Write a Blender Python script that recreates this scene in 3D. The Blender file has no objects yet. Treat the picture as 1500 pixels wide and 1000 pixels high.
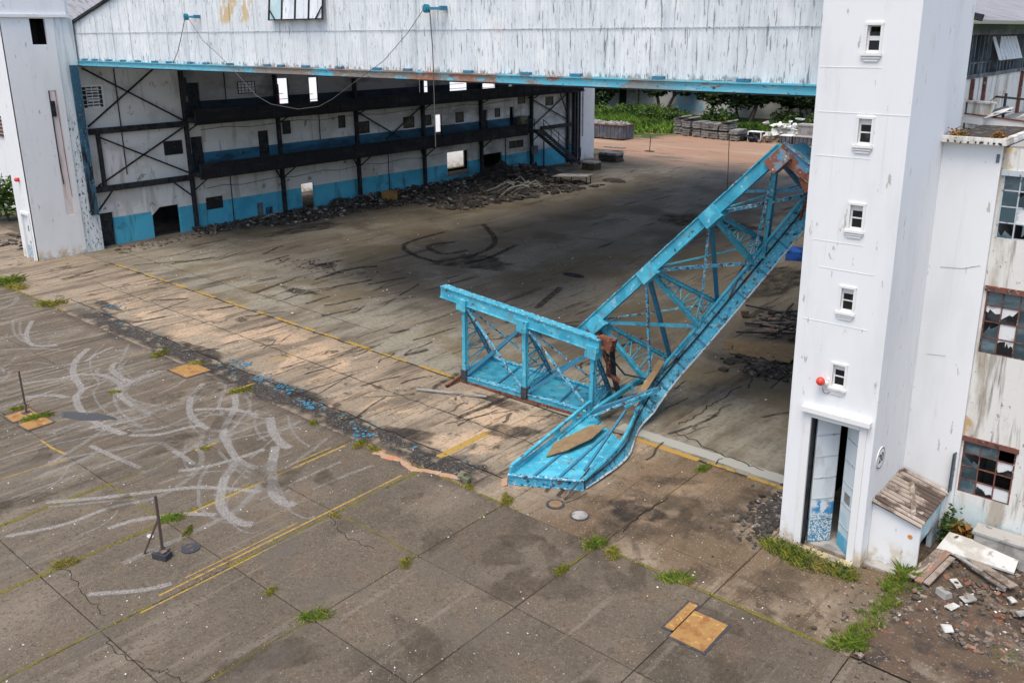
import bpy, math, random
import numpy as np
from mathutils import Vector, Matrix, noise as mnoise
R = math.radians
rnd = random.Random(7)
scn = bpy.context.scene
col = scn.collection

# ------------------------------------------------------------------ camera, sky, sun, exposure
cam_d = bpy.data.cameras.new('camera'); cam = bpy.data.objects.new('camera', cam_d); col.objects.link(cam)
cam_d.sensor_width = 36.0; cam_d.lens = 31.039; cam_d.shift_x = -0.01308; cam_d.shift_y = -0.05175
cam_d.clip_end = 3000
_right = Vector((0.76318679, 0.64614962, -0.00605012)); _down = Vector((0.17531881, -0.21606790, -0.96050923)); _fwd = Vector((-0.62193991, 0.73198725, -0.27818235))
cam.matrix_world = Matrix(((_right.x, -_down.x, -_fwd.x, 0.0), (_right.y, -_down.y, -_fwd.y, 0.0),
                           (_right.z, -_down.z, -_fwd.z, 13.0), (0, 0, 0, 1)))
scn.camera = cam
SUN_EL, SUN_AZ = 68.0, 165.0        # high, behind the camera (overcast, very soft)
world = bpy.data.worlds.new('World'); scn.world = world; world.use_nodes = True
wn = world.node_tree.nodes; wl = world.node_tree.links
for n in list(wn): wn.remove(n)
wo = wn.new('ShaderNodeOutputWorld'); wb = wn.new('ShaderNodeBackground'); sky = wn.new('ShaderNodeTexSky')
sky.sky_type = 'NISHITA'; sky.sun_disc = False; sky.sun_elevation = R(SUN_EL); sky.sun_rotation = R(SUN_AZ)
sky.air_density = 1.0; sky.dust_density = 3.0; sky.ozone_density = 0.6
wb.inputs['Strength'].default_value = 0.15
wl.new(sky.outputs[0], wb.inputs['Color']); wl.new(wb.outputs[0], wo.inputs['Surface'])
sun_d = bpy.data.lights.new('sun', 'SUN'); sun = bpy.data.objects.new('sun', sun_d); col.objects.link(sun)
sun_d.energy = 1.25; sun_d.angle = R(30); sun_d.color = (1.0, 0.92, 0.80)
_az, _el = R(SUN_AZ), R(SUN_EL)
_dir = Vector((math.sin(_az) * math.cos(_el), math.cos(_az) * math.cos(_el), math.sin(_el)))   # towards the sun
sun.rotation_euler = (-_dir).to_track_quat('-Z', 'Y').to_euler()
scn.view_settings.view_transform = 'Standard'; scn.view_settings.look = 'None'
scn.view_settings.gamma = 1.0; scn.view_settings.exposure = 0.85
scn.render.engine = 'CYCLES'; scn.cycles.max_bounces = 8; scn.cycles.diffuse_bounces = 5
scn.cycles.transparent_max_bounces = 12

# ------------------------------------------------------------------ materials
def smooth(nt, sock, lo, hi):
    m = nt.nodes.new('ShaderNodeMapRange'); m.interpolation_type = 'SMOOTHSTEP'
    m.inputs['From Min'].default_value = lo; m.inputs['From Max'].default_value = hi
    nt.links.new(sock, m.inputs['Value']); return m.outputs['Result']
def mathn(nt, op, a, b=None):
    m = nt.nodes.new('ShaderNodeMath'); m.operation = op
    for i, v in enumerate((a, b)):
        if v is None: continue
        if isinstance(v, (int, float)): m.inputs[i].default_value = v
        else: nt.links.new(v, m.inputs[i])
    return m.outputs[0]
def noise_out(nt, pos, sc, detail=6, rough=0.6, off=0.0):
    mp = nt.nodes.new('ShaderNodeMapping'); mp.inputs['Scale'].default_value = sc
    mp.inputs['Location'].default_value = (off, off * 1.7, off * 0.6)
    nt.links.new(pos, mp.inputs['Vector'])
    n = nt.nodes.new('ShaderNodeTexNoise'); n.inputs['Scale'].default_value = 1.0
    n.inputs['Detail'].default_value = detail; n.inputs['Roughness'].default_value = rough
    nt.links.new(mp.outputs[0], n.inputs['Vector']); return n.outputs['Fac']
def mixcol(nt, fac, a, b, mode='MIX'):
    m = nt.nodes.new('ShaderNodeMix'); m.data_type = 'RGBA'; m.blend_type = mode
    for s, v in ((0, fac), (6, a), (7, b)):
        if isinstance(v, (int, float)): m.inputs[s].default_value = v
        elif isinstance(v, tuple): m.inputs[s].default_value = (*v, 1.0)
        else: nt.links.new(v, m.inputs[s])
    return m.outputs[2]
def mat(name, base, layers=(), rough=0.85, spec=0.3, bump=None, rand=0.0, island=0.0, metal=0.0, speckle=None, tint=None):
    """layers: (colour, (sx,sy,sz), lo, hi, {amt, bands:[(axis,a0,a1,b0,b1)], wob, off}) - noise-thresholded stains, wear and dirt."""
    m = bpy.data.materials.new(name); m.use_nodes = True; nt = m.node_tree
    b = nt.nodes['Principled BSDF']; b.inputs['Roughness'].default_value = rough
    b.inputs['Specular IOR Level'].default_value = spec; b.inputs['Metallic'].default_value = metal
    g = nt.nodes.new('ShaderNodeNewGeometry'); pos = g.outputs['Position']
    sep = nt.nodes.new('ShaderNodeSeparateXYZ'); nt.links.new(pos, sep.inputs[0])
    c = base
    for i, L in enumerate(layers):
        colr, sc, lo, hi = L[:4]; o = L[4] if len(L) > 4 else {}
        f = noise_out(nt, pos, sc, o.get('detail', 6), o.get('rough', 0.6), o.get('off', 3.1 * i))
        f = smooth(nt, f, lo, hi)
        f = mathn(nt, 'MULTIPLY', f, o.get('amt', 1.0))
        for (ax, a0, a1, b0, b1) in o.get('bands', ()):
            s = sep.outputs['XYZ'.index(ax)]
            w = o.get('wob', 0.0)
            if w:
                nn = noise_out(nt, pos, o.get('wsc', (0.6, 0.6, 0.6)), 4, 0.6, 11.0)
                s = mathn(nt, 'ADD', s, mathn(nt, 'MULTIPLY', mathn(nt, 'SUBTRACT', nn, 0.5), w))
            if a1 > a0: f = mathn(nt, 'MULTIPLY', f, smooth(nt, s, a0, a1))
            if b1 > b0: f = mathn(nt, 'MULTIPLY', f, mathn(nt, 'SUBTRACT', 1.0, smooth(nt, s, b0, b1)))
        c = mixcol(nt, f, c, colr)
    if speckle:
        for (colr, sc, thr, dens) in speckle:
            v = nt.nodes.new('ShaderNodeTexVoronoi'); v.inputs['Scale'].default_value = sc
            nt.links.new(pos, v.inputs['Vector'])
            d = smooth(nt, v.outputs['Distance'], thr, thr * 0.6)
            sp = nt.nodes.new('ShaderNodeSeparateColor'); nt.links.new(v.outputs['Color'], sp.inputs[0])
            d = mathn(nt, 'MULTIPLY', d, mathn(nt, 'GREATER_THAN', sp.outputs[0], 1 - dens))
            c = mixcol(nt, d, c, colr)
    if tint: c = mixcol(nt, 1.0, c, tint, 'MULTIPLY')
    if rand or island:
        if island: src = g.outputs['Random Per Island']
        else:
            oi = nt.nodes.new('ShaderNodeObjectInfo'); src = oi.outputs['Random']
        a = island or rand
        mr = nt.nodes.new('ShaderNodeMapRange'); mr.inputs['To Min'].default_value = 1 - a; mr.inputs['To Max'].default_value = 1 + a
        nt.links.new(src, mr.inputs['Value'])
        cc = nt.nodes.new('ShaderNodeCombineColor')
        for k in range(3): nt.links.new(mr.outputs[0], cc.inputs[k])
        c = mixcol(nt, 1.0, c, cc.outputs[0], 'MULTIPLY')
    if isinstance(c, tuple): b.inputs['Base Color'].default_value = (*c, 1)
    else: nt.links.new(c, b.inputs['Base Color'])
    if bump:
        bs, st = bump[:2]
        if isinstance(bs, (int, float)): bs = (bs, bs, bs)
        n = noise_out(nt, pos, bs, 5, 0.65, 5.0)
        bp = nt.nodes.new('ShaderNodeBump'); bp.inputs['Strength'].default_value = st; bp.inputs['Distance'].default_value = 0.02
        nt.links.new(n, bp.inputs['Height']); nt.links.new(bp.outputs[0], b.inputs['Normal'])
    return m
def decal(name, colr, sc, lo, hi, amt=1.0, rough=0.9, soft=0.35):
    m = bpy.data.materials.new(name); m.use_nodes = True; nt = m.node_tree
    b = nt.nodes['Principled BSDF']; b.inputs['Base Color'].default_value = (*colr, 1); b.inputs['Roughness'].default_value = rough
    b.inputs['Specular IOR Level'].default_value = 0.1
    g = nt.nodes.new('ShaderNodeNewGeometry')
    at = nt.nodes.new('ShaderNodeAttribute'); at.attribute_name = 'edge'
    f = noise_out(nt, g.outputs['Position'], sc, 6, 0.7, 2.0)
    f = mathn(nt, 'ADD', f, mathn(nt, 'MULTIPLY', mathn(nt, 'SUBTRACT', at.outputs['Fac'], 0.5), 0.5))
    f = mathn(nt, 'MULTIPLY', smooth(nt, f, lo, hi), amt)
    f = mathn(nt, 'MULTIPLY', f, smooth(nt, at.outputs['Fac'], 0.0, soft))
    t = nt.nodes.new('ShaderNodeBsdfTransparent'); mx = nt.nodes.new('ShaderNodeMixShader')
    nt.links.new(f, mx.inputs[0]); nt.links.new(t.outputs[0], mx.inputs[1]); nt.links.new(b.outputs[0], mx.inputs[2])
    nt.links.new(mx.outputs[0], nt.nodes['Material Output'].inputs['Surface'])
    return m

SPK = [((0.46, 0.43, 0.38), 6.0, 0.10, 0.10), ((0.06, 0.055, 0.05), 7.0, 0.14, 0.12), ((0.36, 0.335, 0.30), 15.0, 0.16, 0.14)]
M = {}
M['slab'] = mat('weathered_concrete', (0.140, 0.122, 0.100), [
    ((0.205, 0.180, 0.150), (0.5, 0.28, 1), 0.48, 0.72, {'detail': 9}),
    ((0.075, 0.066, 0.055), (0.35, 0.30, 1), 0.50, 0.70, {'detail': 9, 'amt': 0.75}),
    ((0.165, 0.128, 0.095), (0.8, 0.8, 1), 0.50, 0.68, {'amt': 0.6}),
    ((0.30, 0.275, 0.235), (1.8, 0.22, 1), 0.48, 0.66, {'detail': 9, 'amt': 0.75, 'rough': 0.7, 'bands': [('X', 0, 0, -29, -19)], 'wob': 5.0}),
    ((0.34, 0.315, 0.275), (5.0, 0.35, 1), 0.54, 0.64, {'detail': 6, 'amt': 0.7, 'rough': 0.7, 'bands': [('X', 0, 0, -30, -22)], 'wob': 5.0}),
    ((0.085, 0.076, 0.064), (3.4, 0.24, 1), 0.52, 0.62, {'detail': 8, 'amt': 0.75, 'rough': 0.7, 'bands': [('X', 0, 0, -26, -19)], 'wob': 4.0}),
    ((0.24, 0.215, 0.185), (2.4, 0.12, 1), 0.57, 0.66, {'detail': 6, 'amt': 0.5}),
    ((0.050, 0.045, 0.044), (2.4, 1.6, 1), 0.30, 0.52, {'amt': 0.85, 'bands': [('Y', 16.2, 17.0, 17.9, 18.6), ('X', -48, -43, -18, -15)], 'wob': 1.4}),
    ((0.060, 0.050, 0.040), (4.5, 4.5, 1), 0.57, 0.65, {'amt': 0.35, 'detail': 8}),
    ((0.22, 0.20, 0.17), (9, 9, 1), 0.54, 0.64, {'amt': 0.35, 'detail': 7}),
    ((0.070, 0.060, 0.050), (15, 15, 1), 0.56, 0.62, {'amt': 0.7, 'detail': 6}),
    ((0.34, 0.315, 0.28), (28, 28, 1), 0.63, 0.67, {'amt': 0.8, 'detail': 3}),
    ], rough=0.92, spec=0.2, bump=(14, 0.35), rand=0.09, speckle=SPK, tint=(0.80, 0.745, 0.665))
M['approach'] = mat('tan_stained_concrete', (0.265, 0.220, 0.172), [
    ((0.46, 0.35, 0.255), (0.45, 0.30, 1), 0.49, 0.58, {'detail': 7, 'bands': [('Y', 17.4, 18.1, 21.4, 23.0), ('X', -50, -40, -9, -7)], 'wob': 2.5}),
    ((0.36, 0.305, 0.245), (3.0, 0.22, 1), 0.50, 0.62, {'detail': 8, 'amt': 0.7, 'rough': 0.7}),
    ((0.125, 0.105, 0.086), (0.7, 0.16, 1), 0.50, 0.64, {'detail': 9, 'amt': 0.85}),
    ((0.055, 0.045, 0.038), (3.6, 0.26, 1), 0.555, 0.63, {'detail': 8, 'amt': 0.9, 'rough': 0.7}),
    ((0.060, 0.048, 0.040), (1.1, 1.0, 1), 0.57, 0.65, {'detail': 9, 'amt': 0.9, 'rough': 0.7}),
    ((0.130, 0.092, 0.058), (0.30, 0.30, 1), 0.36, 0.56, {'amt': 0.85, 'bands': [('X', -15.5, -13.0, -3, -2)], 'wob': 2.0}),
    ((0.075, 0.055, 0.038), (0.7, 0.7, 1), 0.50, 0.62, {'amt': 0.8, 'bands': [('X', -15.5, -13.0, -3, -2)], 'wob': 2.0}),
    ((0.028, 0.027, 0.030), (1.2, 1.6, 1), 0.34, 0.46, {'amt': 0.95, 'bands': [('Y', 16.6, 17.1, 17.8, 18.3), ('X', -46, -42, -17.5, -15.5)], 'wob': 1.5, 'wsc': (0.9, 0.9, 1)}),
    ((0.04, 0.24, 0.32), (4.5, 2.5, 1), 0.61, 0.65, {'amt': 0.8, 'bands': [('Y', 17.2, 17.6, 18.4, 19.0), ('X', -50, -48, -17, -16)]}),
    ((0.13, 0.115, 0.096), (10, 8, 1), 0.52, 0.62, {'amt': 0.55, 'detail': 8}),
    ((0.45, 0.40, 0.34), (24, 24, 1), 0.62, 0.66, {'amt': 0.6, 'detail': 3}),
    ], rough=0.92, spec=0.2, bump=(14, 0.4), rand=0.07, speckle=SPK[:2], tint=(0.95, 0.905, 0.82))
M['floor'] = mat('hangar_floor_concrete', (0.190, 0.172, 0.142), [
    ((0.27, 0.255, 0.22), (0.25, 0.12, 1), 0.46, 0.64, {'detail': 8}),
    ((0.30, 0.285, 0.25), (2.2, 0.16, 1), 0.50, 0.62, {'detail': 8, 'amt': 0.65, 'rough': 0.7, 'bands': [('Y', 20, 21, 34, 44)], 'wob': 6.0}),
    ((0.105, 0.092, 0.078), (0.20, 0.25, 1), 0.50, 0.66, {'detail': 9, 'amt': 0.8}),
    ((0.055, 0.048, 0.041), (1.6, 0.18, 1), 0.56, 0.64, {'detail': 8, 'amt': 0.85, 'rough': 0.7}),
    ((0.30, 0.30, 0.27), (0.8, 0.2, 1), 0.42, 0.58, {'amt': 0.7, 'bands': [('Y', 22, 22.5, 27, 31)], 'wob': 3.0}),
    ((0.045, 0.040, 0.036), (0.5, 0.5, 1), 0.42, 0.62, {'amt': 0.8, 'bands': [('X', -57, -56, -53, -50), ('Y', 30, 34, 70, 72)], 'wob': 4.0}),
    ((0.15, 0.12, 0.07), (0.20, 0.20, 1), 0.52, 0.60, {'amt': 0.6}),
    ((0.42, 0.27, 0.20), (0.12, 0.5, 1), 0.36, 0.56, {'bands': [('Y', 75, 82, 300, 301)], 'wob': 9.0, 'amt': 0.9, 'wsc': (0.15, 0.3, 1)}),
    ((0.12, 0.105, 0.09), (6, 6, 1), 0.50, 0.64, {'amt': 0.5, 'detail': 8}),
    ], rough=0.88, spec=0.22, bump=(9, 0.25), speckle=[SPK[1], SPK[0]], tint=(0.88, 0.83, 0.73))
M['yard'] = mat('red_dirt_yard', (0.40, 0.28, 0.20), [
    ((0.46, 0.37, 0.28), (0.06, 0.25, 1), 0.50, 0.62, {'detail': 8}),
    ((0.42, 0.23, 0.165), (0.08, 0.5, 1), 0.52, 0.66, {'detail': 8, 'amt': 0.8}),
    ((0.17, 0.15, 0.12), (0.2, 0.7, 1), 0.56, 0.70, {'detail': 8, 'amt': 0.8}),
    ((0.06, 0.10, 0.025), (0.3, 0.6, 1), 0.35, 0.50, {'bands': [('Y', 100, 108, 900, 901)], 'wob': 8.0}),
    ((0.06, 0.10, 0.025), (0.3, 0.6, 1), 0.35, 0.50, {'bands': [('Y', 93, 97, 900, 901), ('X', -200, -199, -62, -59)], 'wob': 4.0}),
    ], rough=0.95, bump=(2, 0.5), tint=(0.74, 0.66, 0.60))
M['soil'] = mat('bare_soil', (0.105, 0.085, 0.062), [
    ((0.17, 0.14, 0.105), (0.7, 0.7, 1), 0.48, 0.64, {'detail': 8}),
    ((0.05, 0.070, 0.022), (0.25, 0.25, 1), 0.46, 0.60, {'detail': 8}),
    ((0.05, 0.042, 0.034), (2, 2, 2), 0.54, 0.66, {'detail': 8})], rough=0.96, bump=(8, 0.7))
M['stack'] = mat('dark_stacked_concrete', (0.20, 0.195, 0.18), [((0.10, 0.095, 0.09), (1.5, 1.5, 4), 0.48, 0.60, {'detail': 8}), ((0.30, 0.29, 0.27), (3, 3, 3), 0.58, 0.66, {})], rough=0.95, rand=0.25)
M['dirt'] = mat('rubble_strewn_dirt', (0.095, 0.066, 0.044), [
    ((0.050, 0.038, 0.030), (1.6, 1.6, 1.6), 0.48, 0.62, {'detail': 9}),
    ((0.17, 0.135, 0.10), (1.1, 1.1, 1.1), 0.54, 0.68, {'detail': 9}),
    ((0.22, 0.085, 0.050), (3.1, 3.1, 3.1), 0.60, 0.70, {'detail': 6, 'amt': 0.7}),
    ((0.26, 0.24, 0.21), (16, 16, 16), 0.60, 0.66, {'amt': 0.8})], rough=0.96, bump=(14, 0.9))
M['white'] = mat('white_plaster', (0.755, 0.765, 0.765), [
    ((0.62, 0.64, 0.64), (0.9, 0.9, 0.25), 0.48, 0.72, {'amt': 0.55}),
    ((0.55, 0.50, 0.42), (2.5, 2.5, 0.5), 0.60, 0.72, {'amt': 0.35}),
    ((0.50, 0.36, 0.14), (2.0, 2.0, 1.2), 0.44, 0.62, {'amt': 0.75, 'bands': [('Z', -2, -1, 0.15, 0.9)], 'wob': 0.6}),
    ((0.50, 0.50, 0.49), (7, 7, 0.22), 0.60, 0.70, {'amt': 0.22, 'detail': 8}),
    ((0.33, 0.30, 0.25), (6, 6, 1.6), 0.645, 0.70, {'amt': 0.7}),
    ((0.30, 0.28, 0.25), (5, 5, 5), 0.38, 0.58, {'amt': 0.7, 'bands': [('Z', -2, -1, 0.02, 0.30)], 'wob': 0.3}),
    ], rough=0.8, spec=0.25, bump=(5, 0.12))
M['dirty_white'] = mat('stained_white_plaster', (0.68, 0.67, 0.63), [
    ((0.42, 0.38, 0.31), (1.6, 1.6, 0.35), 0.50, 0.66, {'detail': 8}),
    ((0.14, 0.12, 0.095), (3.2, 3.2, 0.22), 0.53, 0.65, {'detail': 8, 'amt': 0.9, 'bands': [('Z', 0, 0, 5.3, 5.6)]}),
    ((0.22, 0.19, 0.15), (4.5, 4.5, 0.4), 0.54, 0.66, {'detail': 8, 'amt': 0.7}),
    ((0.50, 0.33, 0.14), (0.9, 0.9, 0.9), 0.62, 0.67, {'amt': 0.9}),
    ((0.45, 0.62, 0.66), (1.2, 1.2, 1.2), 0.45, 0.60, {'bands': [('Z', -2, -1, 0.6, 1.6)], 'amt': 0.7}),
    ((0.22, 0.20, 0.17), (7, 7, 4), 0.62, 0.68, {'amt': 0.8})], rough=0.9, spec=0.2, bump=(7, 0.4))
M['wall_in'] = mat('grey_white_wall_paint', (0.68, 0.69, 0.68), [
    ((0.26, 0.255, 0.24), (0.45, 0.22, 0.6), 0.40, 0.60, {'detail': 8, 'amt': 0.8, 'bands': [('Y', 42, 58, 300, 301)], 'wob': 6.0}),  # far end painted darker to stand in for its dimness
    ((0.34, 0.33, 0.30), (2.5, 1.6, 0.22), 0.55, 0.66, {'detail': 8, 'amt': 0.6}),
    ((0.54, 0.54, 0.51), (0.5, 0.3, 0.5), 0.48, 0.66, {'detail': 8}),
    ((0.17, 0.16, 0.14), (2, 1.2, 1.2), 0.63, 0.69, {'amt': 0.8}),
    ((0.30, 0.28, 0.24), (4, 3, 0.5), 0.60, 0.70, {'amt': 0.6})], rough=0.9, spec=0.15)
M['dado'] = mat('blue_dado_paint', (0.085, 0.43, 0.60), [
    ((0.035, 0.12, 0.17), (0.45, 0.22, 0.6), 0.40, 0.60, {'detail': 8, 'amt': 0.8, 'bands': [('Y', 44, 56, 64, 67)], 'wob': 5.0}),  # far stretch of the dado darkened where daylight falls off
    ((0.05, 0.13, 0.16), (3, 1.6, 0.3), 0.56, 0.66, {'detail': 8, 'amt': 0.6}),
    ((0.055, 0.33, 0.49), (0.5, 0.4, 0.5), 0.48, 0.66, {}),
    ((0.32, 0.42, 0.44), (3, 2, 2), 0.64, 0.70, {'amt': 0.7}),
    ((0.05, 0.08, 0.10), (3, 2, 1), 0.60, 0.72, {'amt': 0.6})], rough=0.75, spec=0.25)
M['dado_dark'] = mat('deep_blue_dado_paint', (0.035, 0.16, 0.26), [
    ((0.02, 0.045, 0.065), (0.45, 0.22, 0.6), 0.36, 0.56, {'detail': 8, 'amt': 0.9, 'bands': [('Y', 42, 56, 300, 301)], 'wob': 5.0}),  # blue darkened for the dim middle storey, deepest at the far end
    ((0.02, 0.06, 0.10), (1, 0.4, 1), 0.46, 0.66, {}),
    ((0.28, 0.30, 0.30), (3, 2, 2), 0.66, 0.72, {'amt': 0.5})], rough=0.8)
M['dado_dim'] = mat('dimmed_navy_dado_paint', (0.025, 0.035, 0.055), [
    ((0.012, 0.014, 0.02), (1, 0.4, 1), 0.44, 0.62, {})], rough=0.9)  # near-black navy carries the gloom of the top storey
M['steel'] = mat('black_painted_steel', (0.028, 0.032, 0.038), [
    ((0.010, 0.011, 0.013), (3, 3, 3), 0.45, 0.60, {}), ((0.10, 0.055, 0.035), (6, 6, 4), 0.62, 0.68, {'amt': 0.7}),
    ((0.18, 0.19, 0.19), (9, 9, 6), 0.67, 0.71, {'amt': 0.6})], rough=0.75)
M['navy_steel'] = mat('navy_painted_column', (0.030, 0.095, 0.15), [
    ((0.012, 0.014, 0.018), (4, 4, 0.8), 0.46, 0.56, {'bands': [('Z', -2, -1, 6.0, 10.0)], 'wob': 3.0}),
    ((0.40, 0.44, 0.45), (14, 14, 9), 0.62, 0.66, {'amt': 0.8})], rough=0.7)
M['soot'] = mat('sooty_black_floor', (0.018, 0.018, 0.020), [((0.035, 0.034, 0.034), (1.5, 0.5, 2), 0.50, 0.66, {})], rough=0.95)
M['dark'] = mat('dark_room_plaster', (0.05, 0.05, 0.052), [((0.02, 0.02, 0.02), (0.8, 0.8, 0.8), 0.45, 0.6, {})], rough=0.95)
M['siding'] = mat('white_corrugated_siding', (0.66, 0.70, 0.72), [
    ((0.74, 0.77, 0.78), (0.5, 0.5, 0.5), 0.46, 0.60, {}),
    ((0.50, 0.55, 0.57), (3.0, 1, 0.35), 0.50, 0.68, {'amt': 0.7, 'detail': 7}),
    ((0.24, 0.27, 0.28), (13, 1, 1.5), 0.615, 0.655, {'amt': 0.9, 'detail': 4}),
    ((0.30, 0.32, 0.32), (30, 1, 2.2), 0.62, 0.67, {'amt': 0.8, 'detail': 3}),
    ((0.16, 0.18, 0.18), (9, 1, 2.5), 0.48, 0.56, {'amt': 0.85, 'bands': [('Z', 11.4, 11.45, 11.60, 11.78)], 'wob': 0.5, 'wsc': (9, 1, 3)}),
    ((0.20, 0.23, 0.24), (11, 1, 0.8), 0.60, 0.64, {'amt': 0.9, 'detail': 4, 'off': 14.0, 'bands': [('X', -34, -24, -2, -1)]}),
    ((0.55, 0.38, 0.14), (1.6, 1, 0.9), 0.47, 0.53, {'amt': 0.75, 'bands': [('X', -40.2, -39.6, -37.6, -37.0), ('Z', 13.3, 13.7, 20, 21)], 'wob': 0.9}),
    ((0.62, 0.46, 0.46), (0.7, 1, 1.4), 0.64, 0.72, {'amt': 0.4})], rough=0.6, spec=0.35)
M['header'] = mat('peeling_blue_header_paint', (0.115, 0.47, 0.60), [
    ((0.25, 0.55, 0.62), (1.2, 1, 6), 0.52, 0.64, {'amt': 0.7}),
    ((0.27, 0.22, 0.18), (0.34, 1, 0.8), 0.455, 0.475, {'bands': [('X', -41, -36, -17, -13)], 'wob': 3.0, 'rough': 0.75, 'detail': 8}),
    ((0.36, 0.16, 0.09), (0.5, 1, 1.5), 0.56, 0.60, {'bands': [('X', -40, -34, -3, -2)], 'rough': 0.7}),
    ((0.32, 0.36, 0.34), (3, 1, 5), 0.58, 0.63, {'amt': 0.8}),
    ((0.50, 0.50, 0.48), (2, 1, 14), 0.62, 0.68, {'amt': 0.6}),
    ((0.03, 0.06, 0.08), (5, 1, 12), 0.63, 0.67, {})], rough=0.6, spec=0.35)
M['truss'] = mat('bright_blue_truss_paint', (0.060, 0.375, 0.505), [
    ((0.16, 0.20, 0.21), (2.6, 2.6, 2.6), 0.56, 0.66, {'amt': 0.6, 'detail': 8}),
    ((0.14, 0.075, 0.05), (2.2, 2.2, 1.2), 0.60, 0.68, {'amt': 0.75, 'detail': 8, 'off': 33.0}),
    ((0.035, 0.285, 0.415), (0.9, 0.9, 0.9), 0.48, 0.62, {}),
    ((0.11, 0.47, 0.59), (1.7, 1.7, 1.7), 0.52, 0.64, {'amt': 0.8}),
    ((0.30, 0.56, 0.64), (3, 3, 3), 0.60, 0.68, {'amt': 0.7}),
    ((0.55, 0.57, 0.56), (6, 6, 6), 0.655, 0.69, {'amt': 0.85, 'detail': 8}),
    ((0.10, 0.045, 0.032), (4.5, 4.5, 4.5), 0.64, 0.67, {'off': 21.0, 'detail': 8}),
    ((0.02, 0.035, 0.05), (5, 5, 5), 0.65, 0.68, {'amt': 0.8, 'off': 40.0, 'detail': 8})], rough=0.5, spec=0.4, bump=(25, 0.15))
M['truss_worn'] = mat('worn_blue_truss_paint', (0.070, 0.36, 0.53), [
    ((0.58, 0.59, 0.57), (9, 9, 9), 0.545, 0.58, {'amt': 0.9}),
    ((0.10, 0.045, 0.035), (7, 7, 7), 0.55, 0.59, {'off': 17.0}),
    ((0.02, 0.03, 0.04), (9, 9, 9), 0.58, 0.61, {})], rough=0.6, spec=0.35, bump=(25, 0.2))
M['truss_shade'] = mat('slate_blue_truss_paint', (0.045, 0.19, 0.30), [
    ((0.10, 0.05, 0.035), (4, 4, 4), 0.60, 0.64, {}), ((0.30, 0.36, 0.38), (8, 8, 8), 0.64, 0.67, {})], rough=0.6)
M['fascia'] = mat('scraped_blue_fascia', (0.060, 0.34, 0.50), [
    ((0.26, 0.46, 0.50), (12, 12, 12), 0.54, 0.60, {'amt': 0.8}),
    ((0.012, 0.022, 0.035), (5, 5, 5), 0.535, 0.60, {'off': 9.0, 'detail': 9, 'rough': 0.7, 'amt': 0.85}),
    ((0.13, 0.07, 0.045), (3, 3, 3), 0.58, 0.66, {'off': 27.0, 'detail': 8, 'amt': 0.8}),
    ((0.30, 0.26, 0.17), (1.2, 1.2, 1.2), 0.60, 0.64, {'amt': 0.7})], rough=0.65, bump=(12, 0.4))
M['rust'] = mat('rusty_steel', (0.17, 0.060, 0.035), [
    ((0.07, 0.030, 0.022), (5, 5, 5), 0.46, 0.58, {}), ((0.30, 0.13, 0.06), (9, 9, 9), 0.56, 0.64, {}),
    ((0.30, 0.28, 0.26), (6, 6, 6), 0.64, 0.67, {'amt': 0.7})], rough=0.9, bump=(30, 0.4))
M['worn_end'] = mat('bare_and_rusted_end_plate', (0.20, 0.24, 0.27), [
    ((0.06, 0.27, 0.44), (3, 3, 3), 0.50, 0.54, {}), ((0.22, 0.085, 0.055), (2.4, 2.4, 2.4), 0.47, 0.53, {'off': 8.0}),
    ((0.5, 0.5, 0.48), (8, 8, 8), 0.63, 0.66, {})], rough=0.8, bump=(20, 0.3))
M['wood'] = mat('grey_weathered_wood', (0.24, 0.20, 0.165), [
    ((0.12, 0.095, 0.075), (2.5, 2.5, 2.5), 0.46, 0.62, {}), ((0.40, 0.36, 0.32), (14, 3, 8), 0.56, 0.66, {'amt': 0.7})], rough=0.9, rand=0.25, bump=(30, 0.4))
M['ply'] = mat('bare_brown_plywood', (0.235, 0.165, 0.085), [
    ((0.20, 0.13, 0.07), (2, 2, 2), 0.48, 0.62, {}), ((0.42, 0.33, 0.20), (5, 5, 5), 0.60, 0.68, {'amt': 0.7})], rough=0.85)
M['concrete'] = mat('grey_cast_concrete', (0.33, 0.32, 0.30), [
    ((0.20, 0.19, 0.175), (1.5, 1.5, 1.5), 0.48, 0.64, {'detail': 8}), ((0.07, 0.065, 0.06), (3, 3, 1), 0.58, 0.68, {'amt': 0.8})], rough=0.95, rand=0.12, bump=(18, 0.5))
M['rubble'] = mat('mixed_rubble', (0.150, 0.125, 0.100), [
    ((0.07, 0.06, 0.055), (4, 4, 4), 0.52, 0.6, {}), ((0.25, 0.10, 0.055), (2.9, 2.9, 2.9), 0.55, 0.60, {'amt': 0.8})], rough=0.95, island=0.65, bump=(20, 0.4))
M['rubble_dark'] = mat('sooty_rubble', (0.052, 0.046, 0.040), [
    ((0.17, 0.155, 0.135), (4.6, 4.6, 4.6), 0.58, 0.63, {})], rough=0.97, island=0.45)
M['dusty_white'] = mat('dusty_white_board', (0.52, 0.52, 0.50), [((0.38, 0.36, 0.32), (1.8, 1.8, 1.8), 0.46, 0.62, {'detail': 8}), ((0.22, 0.18, 0.13), (4, 4, 4), 0.60, 0.68, {'amt': 0.7})], rough=0.9)
M['chips'] = mat('white_plaster_chips', (0.62, 0.61, 0.58), [], rough=0.9, island=0.30)
M['glass'] = mat('dusty_dark_glass', (0.045, 0.075, 0.090), [
    ((0.11, 0.15, 0.165), (1.5, 1.5, 3), 0.46, 0.66, {}), ((0.20, 0.22, 0.22), (9, 9, 3), 0.62, 0.68, {'amt': 0.6})], rough=0.25, spec=0.5, rand=0.3)
M['black_glass'] = mat('black_window_glass', (0.012, 0.014, 0.016), [((0.04, 0.045, 0.05), (3, 3, 3), 0.52, 0.64, {})], rough=0.3, spec=0.4)
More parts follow.
